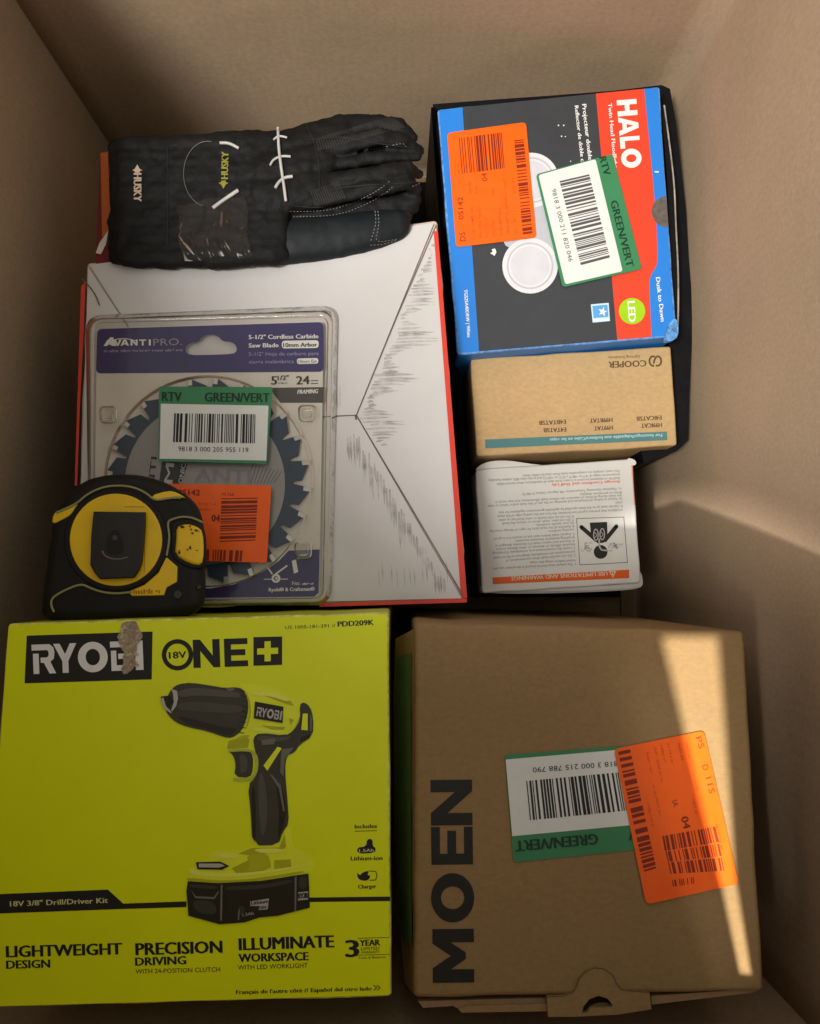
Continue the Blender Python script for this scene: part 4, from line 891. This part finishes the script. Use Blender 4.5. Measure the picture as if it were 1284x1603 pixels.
m.poly(P(SW, circ(z(953, 780), 10.8, 10.8, 28), L1))
m.poly(P(SW, [z(*q) for q in [(872, 562), (1001, 556), (1004, 640), (990, 700), (975, 712), (930, 715), (905, 690), (880, 640)]], L1))
for A_, B_ in (((810, 595), (925, 695)), ((1070, 590), (980, 700))):
    stroke(m, SW, [z(*A_), z(*B_)], 6.4, L1 + .0001); m.poly(P(SW, circ(z(*A_), 3.2, 3.2, 14), L1 + .0001))
m.build('pictogram', BLACKINK, WB)
m = M()
for q in ((918, 652), (965, 648)): m.poly(P(SW, circ(z(*q), 4.4, 9.6, 18), L2), [P(SW, circ(z(*q), 2.8, 7.8, 18)[::-1], L2)]); stroke(m, SW, [z(q[0] - 10, q[1] - 20), z(q[0] + 8, q[1] + 2), z(q[0] - 8, q[1] + 22)], 1, L2)
stroke(m, SW, [z(942, 680), z(944, 740), z(960, 765), z(1010, 770)], 2.6, L2)
m.build('pictogram_lungs', mat('pictogram_grey', (.42, .42, .40), bump=0), WB)
m = M(); rd = random.Random(6)
for i in range(44):
    cxq = rd.choice((855, 1065)); q = z(cxq + rd.gauss(0, 24), 740 + rd.gauss(0, 22) - (8 if cxq > 1000 else -10)); m.poly(P(SW, line(circ(q, rd.uniform(1.2, 3), rd.uniform(.8, 1.8), 7, rd.uniform(0, 180), rd.uniform(240, 340)), .5), L1))
m.build('pictogram_smoke', SOFTINK, WB)
m = M()
rows = [(1098, 168, 370, 206, 'This mask contains no components made from natural rubber latex.'), (1098, 196, 115, 240, 'temperature range of -4°F to +86°F (-20°C to +30°C) and at less than 80% relative humidity.'), (1098, 222, 180, 268, 'Shelf life of unopened product is 5 years from date of manufacture when stored within'),
        (1105, 300, 365, 342, '11. Maximum Operating Temperature: +86 degrees Celsius (+186°F).'), (1110, 330, 795, 344, 'illness or permanent disability.'), (1110, 352, 170, 402, 'the mask during all times of exposure can reduce mask effectiveness and may result in'), (1112, 374, 110, 432, '10. Failure to follow all limitations and warnings on the use of this mask and/or failure to wear'), (1112, 404, 1062, 408, 'product.'),
        (1117, 430, 195, 480, '9. Can be used up to the limits specified by applicable government regulations for this'), (1117, 460, 180, 508, 'conditions that prevent a good seal between the face and the sealing edge of the mask.'),
        (752, 508, 190, 536, '8. Do not use with beards or other facial hair or other'), (752, 532, 215, 562, '7. Do not alter, wash, abuse or misuse the mask.'), (752, 556, 470, 574, 'for your specific conditions.'), (754, 582, 130, 620, '6. Examine all the mask parts for signs of damage ensuring'), (754, 606, 560, 620, 'working condition.'),
        (758, 638, 160, 676, '5. Inspect mask before each use to ensure it is in good'), (758, 664, 315, 692, 'breathing resistance becomes excessive.'), (760, 690, 165, 728, '4. Discard and replace mask if it becomes damaged or'), (760, 716, 172, 754, 'becomes difficult, or dizziness or other distress occurs.'), (762, 742, 148, 782, '3. Leave the contaminated area immediately if breathing'),
        (764, 770, 145, 818, 'concentrations are immediately dangerous to life or health.'), (766, 796, 245, 838, '2. Do not use this mask when concentrations of'), (768, 836, 420, 852, 'tested before using this mask.'), (768, 862, 155, 898, '1. The wearer must first be trained in the proper use and')]
for x0, y0, x1, y1, tx in rows: text(m, SW, tx, z(x0, y0), z(x1, y1), 4.0, L1)
m.build('lettering', SOFTINK, WB)
m = M(); text(m, SW, 'Storage Condition and Shelf Life', z(1098, 247), z(590, 272), 4.6, L1, .012); m.build('lettering', mat('red_ink', (.75, .16, .08), bump=0), WB)
# lifted lid edge at the far side and the loose lip at the near side
ptl = sp([z(22, 165), z(70, 122), z(160, 100), z(280, 100), z(400, 120), z(520, 134)], 2, False)
m = M(); m.slab(P(SW, ptl, -.0035) + P(SW, [(740 + 520 / 4.7556, 700 + 140 / 4.7556), (746, 737)], -.0045), SW.n * .0006); m.build('lid_tuck_flap', PAPW, WB)
m = M(); m.slab(P(SW, sp([z(1150, 80), z(1198, 88), z(1220, 112), z(1215, 130), z(1190, 138), z(1165, 120)], 1), .0005), SW.n * .0025); m.build('torn_corner', PAPW, WB)
ptl = sp([z(75, 1084), z(300, 1092), z(700, 1086), z(1150, 1066), z(1248, 1046), z(1270, 1020), z(1262, 960)], 2, False)
for q_, lf_ in ((0, -.006), (-3, -.003)):
    m = M(); o_ = [(u - (1 if q_ else 0), v + q_) for u, v in ptl]; m.slab(P(SW, o_ + [(u - 3, v - 6) for u, v in o_[::-1]], lf_), SW.n * .0006); m.build('bottom_lip', PAPW, WB)

# ================================================================== BLACK PACKING SHEET AND ADDED GAP SHADE
BLKS = mat('black_sheet_and_gap_shade', (0.005, 0.005, 0.006), rough=.6, spec=.12, var=.3, bump2=.3, b2scale=40)
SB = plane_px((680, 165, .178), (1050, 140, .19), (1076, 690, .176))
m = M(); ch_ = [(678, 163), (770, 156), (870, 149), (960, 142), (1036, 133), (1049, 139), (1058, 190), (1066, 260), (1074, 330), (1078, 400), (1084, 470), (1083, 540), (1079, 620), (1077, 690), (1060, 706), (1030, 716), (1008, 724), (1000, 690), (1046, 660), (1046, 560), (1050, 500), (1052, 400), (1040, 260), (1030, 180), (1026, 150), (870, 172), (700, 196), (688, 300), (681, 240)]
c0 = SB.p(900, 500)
BS = thing('black_sheet', 'black plastic sheet tucked behind and beside the spotlight box, plus dark panels added for gap shade', 'plastic sheet', (c0.x, c0.y, .004))
m.slab(P(SB, ch_, -.004), Vector((0, 0, .165))); m.build('fold_and_shade_panel', BLKS, BS)
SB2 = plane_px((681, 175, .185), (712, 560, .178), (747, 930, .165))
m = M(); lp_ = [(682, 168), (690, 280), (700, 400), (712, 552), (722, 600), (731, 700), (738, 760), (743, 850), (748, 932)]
m.slab(P(SB2, lp_ + [(u - 7, v) for u, v in lp_[::-1]], -.002), Vector((0, 0, .15))); m.build('fold_and_shade_panel', BLKS, BS)  # added dark panel, stands in for deep shade left of the boxes
m = M(); m.slab([at(u, v, .008) for u, v in [(640, 285), (972, 285), (972, 990), (1000, 990)][:3] + [(972, 935), (640, 935)]], Vector((0, 0, .003))); m.build('gap_shade_sheet', BLKS, BS)  # dark sheet laid on the floor for the deep shade in the gap

# ================================================================== GLOVES
gz = .232
SG = plane_px((170, 230, gz), (660, 230, gz), (400, 420, gz))
c0 = SG.p(410, 310)
GV = thing('work_gloves', 'pair of black work gloves with white plastic ties above the white carton', 'gloves', (c0.x, c0.y, gz - .008))
GBLK = mat('black_knit_fabric', (0.0055, 0.0055, 0.0055), rough=.65, spec=.22, var=.35, vscale=90, bump=.5, bscale=900, dist=.0008)
bpy_px = .00046
_b = bmesh.new(); bmesh.ops.create_icosphere(_b, subdivisions=3, radius=1.0); _b.verts.ensure_lookup_table()
SPV = [v.co.copy() for v in _b.verts]; SPF = [[v.index for v in f.verts] for f in _b.faces]; _b.free()
def blob(chains, name):
    vs, fs = [], []
    for ch in chains:
        for i in range(len(ch) - 1):
            (u0, v0, z0, r0), (u1, v1, z1_, r1) = ch[i], ch[i + 1]
            n_ = max(2, int(math.hypot(u1 - u0, v1 - v0) / 7))
            for j in range(n_ + 1):
                q = j / n_; c_ = at(u0 + (u1 - u0) * q, v0 + (v1 - v0) * q, gz + z0 + (z1_ - z0) * q); r_ = (r0 + (r1 - r0) * q) * bpy_px
                b0 = len(vs); vs += [(c_.x + v.x * r_, c_.y + v.y * r_, c_.z + v.z * r_ * .62) for v in SPV]; fs += [[b0 + k_ for k_ in f] for f in SPF]
    me = bpy.data.meshes.new(name); me.from_pydata(vs, [], fs); return me
def remeshed(name, chains, vox, par, m_, it=3, namp=.0009, nsc=70):
    me = blob(chains, name)
    o_ = bpy.data.objects.new(name, me); COL.objects.link(o_)
    md = o_.modifiers.new('r', 'REMESH'); md.mode = 'VOXEL'; md.voxel_size = vox; md.use_smooth_shade = True
    sm_ = o_.modifiers.new('s', 'SMOOTH'); sm_.factor = .6; sm_.iterations = it
    dg = bpy.context.evaluated_depsgraph_get(); me2 = bpy.data.meshes.new_from_object(o_.evaluated_get(dg)); bpy.data.objects.remove(o_)
    for v in me2.vertices:
        n_ = noise.noise(v.co * nsc) * namp + noise.noise(v.co * nsc * 2.3 + Vector((5, 1, 0))) * namp * .5
        v.co += Vector((v.normal.x, v.normal.y, v.normal.z)) * n_
    for p in me2.polygons: p.use_smooth = True
    me2.materials.clear(); me2.materials.append(m_)
    return link(bpy.data.objects.new(name, me2), par)
cuff = [[(184 + 2 * math.sin(v), v, -.001, 14), (200, v, .0015, 19), (256, v, .002, 20)] for v in range(232, 409, 13)] + [[(266, v, .0025, 20), (330, v - 2, .005, 23), (430, v - 6 if v < 330 else v - 8, .005, 24)] for v in range(232, 406, 13)]
hand = [[(420, 240, .003, 30), (480, 222, .004, 28), (530, 205, .003, 26)], [(420, 270, .005, 34), (500, 252, .005, 30)], [(420, 310, .005, 36), (500, 292, .004, 32)], [(500, 250, -.007, 30), (620, 240, -.007, 28)], [(500, 280, -.007, 30), (625, 275, -.007, 28)]]
fing = [[(450, 226, .001, 24), (520, 203, .003, 20), (575, 192, .003, 16), (622, 198, .002, 15), (644, 216, -.001, 12)],
        [(470, 240, .005, 15), (540, 226, .010, 14), (590, 214, .013, 14), (630, 220, .010, 13), (655, 236, .003, 10)],
        [(470, 262, .004, 13), (550, 253, .006, 11), (610, 244, .007, 11), (652, 244, .005, 9)],
        [(470, 288, .004, 16), (540, 279, .010, 12), (600, 269, .012, 12), (640, 262, .010, 12), (656, 272, .003, 9)],
        [(450, 316, .004, 20), (520, 309, .008, 14), (585, 294, .010, 14), (635, 286, .007, 13), (652, 296, .002, 10)],
        [(600, 318, -.004, 18), (644, 312, -.003, 16)], [(440, 345, -.004, 26), (540, 335, -.006, 24), (640, 320, -.006, 18)]]
thumb = [[(400, 378, -.001, 38), (460, 378, -.002, 38), (530, 370, -.003, 36), (585, 360, -.004, 32), (618, 352, -.005, 27)], [(600, 340, -.005, 18), (634, 338, -.005, 13)], [(600, 366, -.006, 18), (626, 362, -.006, 12)]]
shell = remeshed('glove_shell', cuff + hand + fing, .0014, GV, GBLK, it=1, namp=.0014, nsc=85)
shell2 = remeshed('thumb_shell', thumb, .0014, GV, mat('navy_black_suede', (0.007, 0.010, 0.0125), rough=.6, spec=.3, var=.15, bump=.3, bscale=700), it=4, namp=.0006)
bm = bmesh.new(); bm.from_mesh(shell.data); bm.from_mesh(shell2.data); tmp = bpy.data.meshes.new('tmp'); bm.to_mesh(tmp); bm.free()
class _O: pass
fk = _O(); fk.data = tmp; fk.matrix_world = Matrix.Identity(4)
SGV = Surf(fk, SG)
SGV.n = SG.n
y1 = lambda x, y: (130 + x / 2.2526, 150 + y / 2.2526)
STITCH = mat('white_thread', (.30, .30, .29), rough=.8, bump=0)
def stitches(path, step, name='stitching', r_=.00022):
    m = M(); pts = sp(path, 2, False); acc = []; 
    for i in range(len(pts) - 1):
        n_ = max(1, int(math.dist(pts[i], pts[i + 1]) / .5))
        acc += [lerp(pts[i], pts[i + 1], j / n_) for j in range(n_)]
    d_ = 0; i = 0; cur = []; on = True; dacc = 0
    for j in range(1, len(acc)):
        dacc += math.dist(acc[j], acc[j - 1])
        if on: cur.append(acc[j])
        if dacc > (step * .58 if on else step * .42):
            if on and len(cur) > 1: m.tube([SGV.p(u, v, .0004) for u, v in (cur[0], cur[len(cur) // 2], cur[-1])], r_, 5)
            cur = []; on = not on; dacc = 0
    return m.build(name, STITCH, GV)
stitches([y1(730, 408), y1(800, 408), y1(880, 402), y1(960, 375), y1(1040, 335), y1(1085, 298)], 4.6)
stitches([y1(740, 425), y1(810, 426), y1(900, 420), y1(980, 392), y1(1060, 350), y1(1095, 318)], 4.6)
stitches([y1(1030, 405), y1(1035, 450), y1(1012, 520)], 5); stitches([y1(1040, 405), y1(1046, 455), y1(1026, 520), y1(1110, 505)], 5); stitches([y1(1012, 527), y1(1060, 524), y1(1112, 508)], 5)
stitches([y1(1000, 190), y1(1060, 182), y1(1130, 165), y1(1140, 182)], 4.6); stitches([y1(1160, 320), y1(1185, 312), y1(1192, 300)], 5)
# raised seams between the cloth panels
m = M()
for path in ([(480, 220), (530, 212), (590, 225), (650, 232)], [(500, 300), (560, 290), (620, 288), (652, 285)], [(455, 322), (500, 326), (560, 318), (610, 300)], [(262, 224), (264, 290), (262, 390)], [(480, 195), (500, 240), (500, 300)]):
    pts = sp(path, 3, False); m = M(); m.tube([SGV.p(u, v, .0001) for u, v in pts], .0006, 6); m.build('seam_piping', mat('black_piping', (.012, .012, .012), rough=.6), GV)
# ribbed panels on the knuckles
RIB = mat('ribbed_grey_mesh', (.022, .021, .020), rough=.75, bump=.5, bscale=900, dist=.001)
m = M()
def patch(outline_a, outline_b, n_, lift, w_=2.0, mi=0):
    for i in range(n_):
        t0 = i / n_; t1 = (i + .62) / n_
        pa = outline_a(t0), outline_a(t1); pb = outline_b(t0), outline_b(t1); seg = 7
        for s_ in range(seg):
            q = [lerp(pa[0], pb[0], s_ / seg), lerp(pa[1], pb[1], s_ / seg), lerp(pa[1], pb[1], (s_ + 1) / seg), lerp(pa[0], pb[0], (s_ + 1) / seg)]
            m.poly([SGV.p(u, v, lift) for u, v in q], mi=mi)
patch(lambda q: lerp(y1(820, 150), y1(1090, 70), q), lambda q: lerp(y1(830, 195), y1(1140, 110), q), 34, .0005); m.build('ribbed_panel', RIB, GV); m = M()
patch(lambda q: lerp(y1(800, 335), y1(905, 300), q), lambda q: lerp(y1(820, 390), y1(930, 360), q), 14, .0005)
m.build('ribbed_panel', RIB, GV)
# cuff logos
def sled(cx_, cy_, s_, lift, up=-1):
    m.poly([SGV.p(cx_ + x * s_, cy_ - up * y * s_, lift) for x, y in [(-1, .35), (-.45, .0), (0, -.85), (.45, 0), (1, .35), (.5, .45), (.45, .8), (-.45, .8), (-.5, .45)]])
m = M(); text(m, SGV, 'HUSKY', (209.5, 271.5), (209.5, 315), 13, .0012, .03)
sled(215, 264, 8, .0012); m.build('cuff_logo', mat('pale_orange_thread', (.50, .38, .28), bump=0), GV)
m = M(); text(m, SGV, 'HUSKY', (357, 280), (358, 238), 11.5, .0012, .03)
sled(350, 289, 8, .0012, 1); m.build('cuff_logo', mat('olive_yellow_thread', (.22, .20, .03), bump=0), GV)
# white plastic ties
TIE = mat('white_plastic_tie', (.46, .45, .43), rough=.45)
m = M()
def tie(pts, r_=.0010, lift=.0016, tap=None):
    q = sp([y1(*p_) for p_ in pts], 2, False); m.tube([SGV.p(u, v, lift) for u, v in q], r_, 8, taper=tap)
tie([(688, 112), (690, 180), (700, 260), (708, 310), (716, 372)], .0011, .0022)
tie([(672, 155), (690, 140), (720, 147)], .0008); tie([(660, 245), (672, 224), (700, 212), (733, 214)], .0009); tie([(678, 325), (690, 305), (710, 288), (740, 284)], .0012)
m.build('plastic_tie', TIE, GV)
m = M(); tie([(482, 166), (515, 166), (550, 185)], .0011); m.build('plastic_tie', TIE, GV)
m = M(); tie([(458, 396), (500, 365), (548, 333)], .0014); m.build('plastic_tie', TIE, GV)
m = M()
for c_, r_ in (((440, 300), 0),):
    pts = [y1(440 + 85 * math.cos(math.radians(a_)), 275 + 115 * math.sin(math.radians(a_))) for a_ in range(100, 290, 10)]
    m.tube([SGV.p(u, v, .0012) for u, v in pts], .0003, 5)
m.build('clear_loop', mat('clear_strap', (.14, .135, .125), rough=.3), GV)
# crumpled clear wrap round the wrist
WRAP = clear_mat('crinkled_wrap', tint=(.90, .88, .84), gloss=.0, rough=.22, bump=.0, bscale=40, frost=.012, fres=1.30)
m = M(); NX, NY = 60, 56
def wq(u_, v_):
    return (274 + 110 * u_ + 14 * v_ + 3 * math.sin(v_ * 7), 322 - 16 * u_ + v_ * (90 + 8 * u_) + 3 * math.sin(u_ * 9))
rd = random.Random(12); folds = []
for i in range(26):
    u0, v0 = rd.uniform(-.05, .95), rd.uniform(.1, .75); folds.append((u0, v0, u0 + rd.uniform(-.08, .28), v0 + rd.uniform(.3, .6), rd.uniform(.0007, .0018), rd.uniform(.028, .055)))
def wl(u_, v_):
    h_ = 0
    for a0, b0_, a1, b1_, hh_, ww_ in folds:
        dx, dy = a1 - a0, b1_ - b0_; t_ = max(0, min(1, ((u_ - a0) * dx + (v_ - b0_) * dy) / (dx * dx + dy * dy)))
        d2 = (u_ - a0 - dx * t_) ** 2 + (v_ - b0_ - dy * t_) ** 2; h_ += hh_ * math.exp(-d2 / ww_ ** 2) * math.sin(math.pi * (.1 + .8 * t_))
    return .0022 + h_
NX, NY = 96, 90
base = [[SGV.p(*wq(i / NX, j / NY), 0) for i in range(NX + 1)] for j in range(NY + 1)]
for _ in range(16):
    base = [[(base[j][max(i - 1, 0)] + base[j][min(i + 1, NX)] + base[max(j - 1, 0)][i] + base[min(j + 1, NY)][i] + base[j][i] * 2) / 6 for i in range(NX + 1)] for j in range(NY + 1)]
for j in range(NY + 1):
    for i in range(NX + 1): m.v.append(base[j][i] + SG.n * wl(i / NX, j / NY))
for j in range(NY):
    for i in range(NX): q = j * (NX + 1) + i; m.f.append([q, q + 1, q + NX + 2, q + NX + 1]); m.m.append(0); m.s.append(True)
m.build('plastic_wrap', WRAP, GV)
# hang card under the gloves
SCD = plane_px((160, 238, .2215), (420, 238, .2235), (150, 430, .2255))
m = M(); m.slab(P(SCD, rquad([(157, 237), (420, 238), (382, 431), (149, 431)], 5), 0), SCD.n * .0008); m.build('hang_card', mat('dark_red_card', (.16, .012, .012), rough=.4, var=.1), GV)
m = M(); m.poly(P(SCD, [(157.5, 239), (169, 238), (172, 320), (176, 332), (172, 360), (160, 372)], .0003)); m.build('card_edge', mat('orange_card', (.45, .11, .02), rough=.5), GV)
m = M(); m.slab(P(SCD, [(170, 360), (156, 380), (150, 396), (158, 398), (166, 382)], .001), SCD.n * .0005); m.build('torn_card_corner', CARDW, GV)
m = M(); stroke(m, SCD, [(150, 430.5), (382, 430.5)], 1.5, .0004); m.build('card_rim', CARDW, GV)
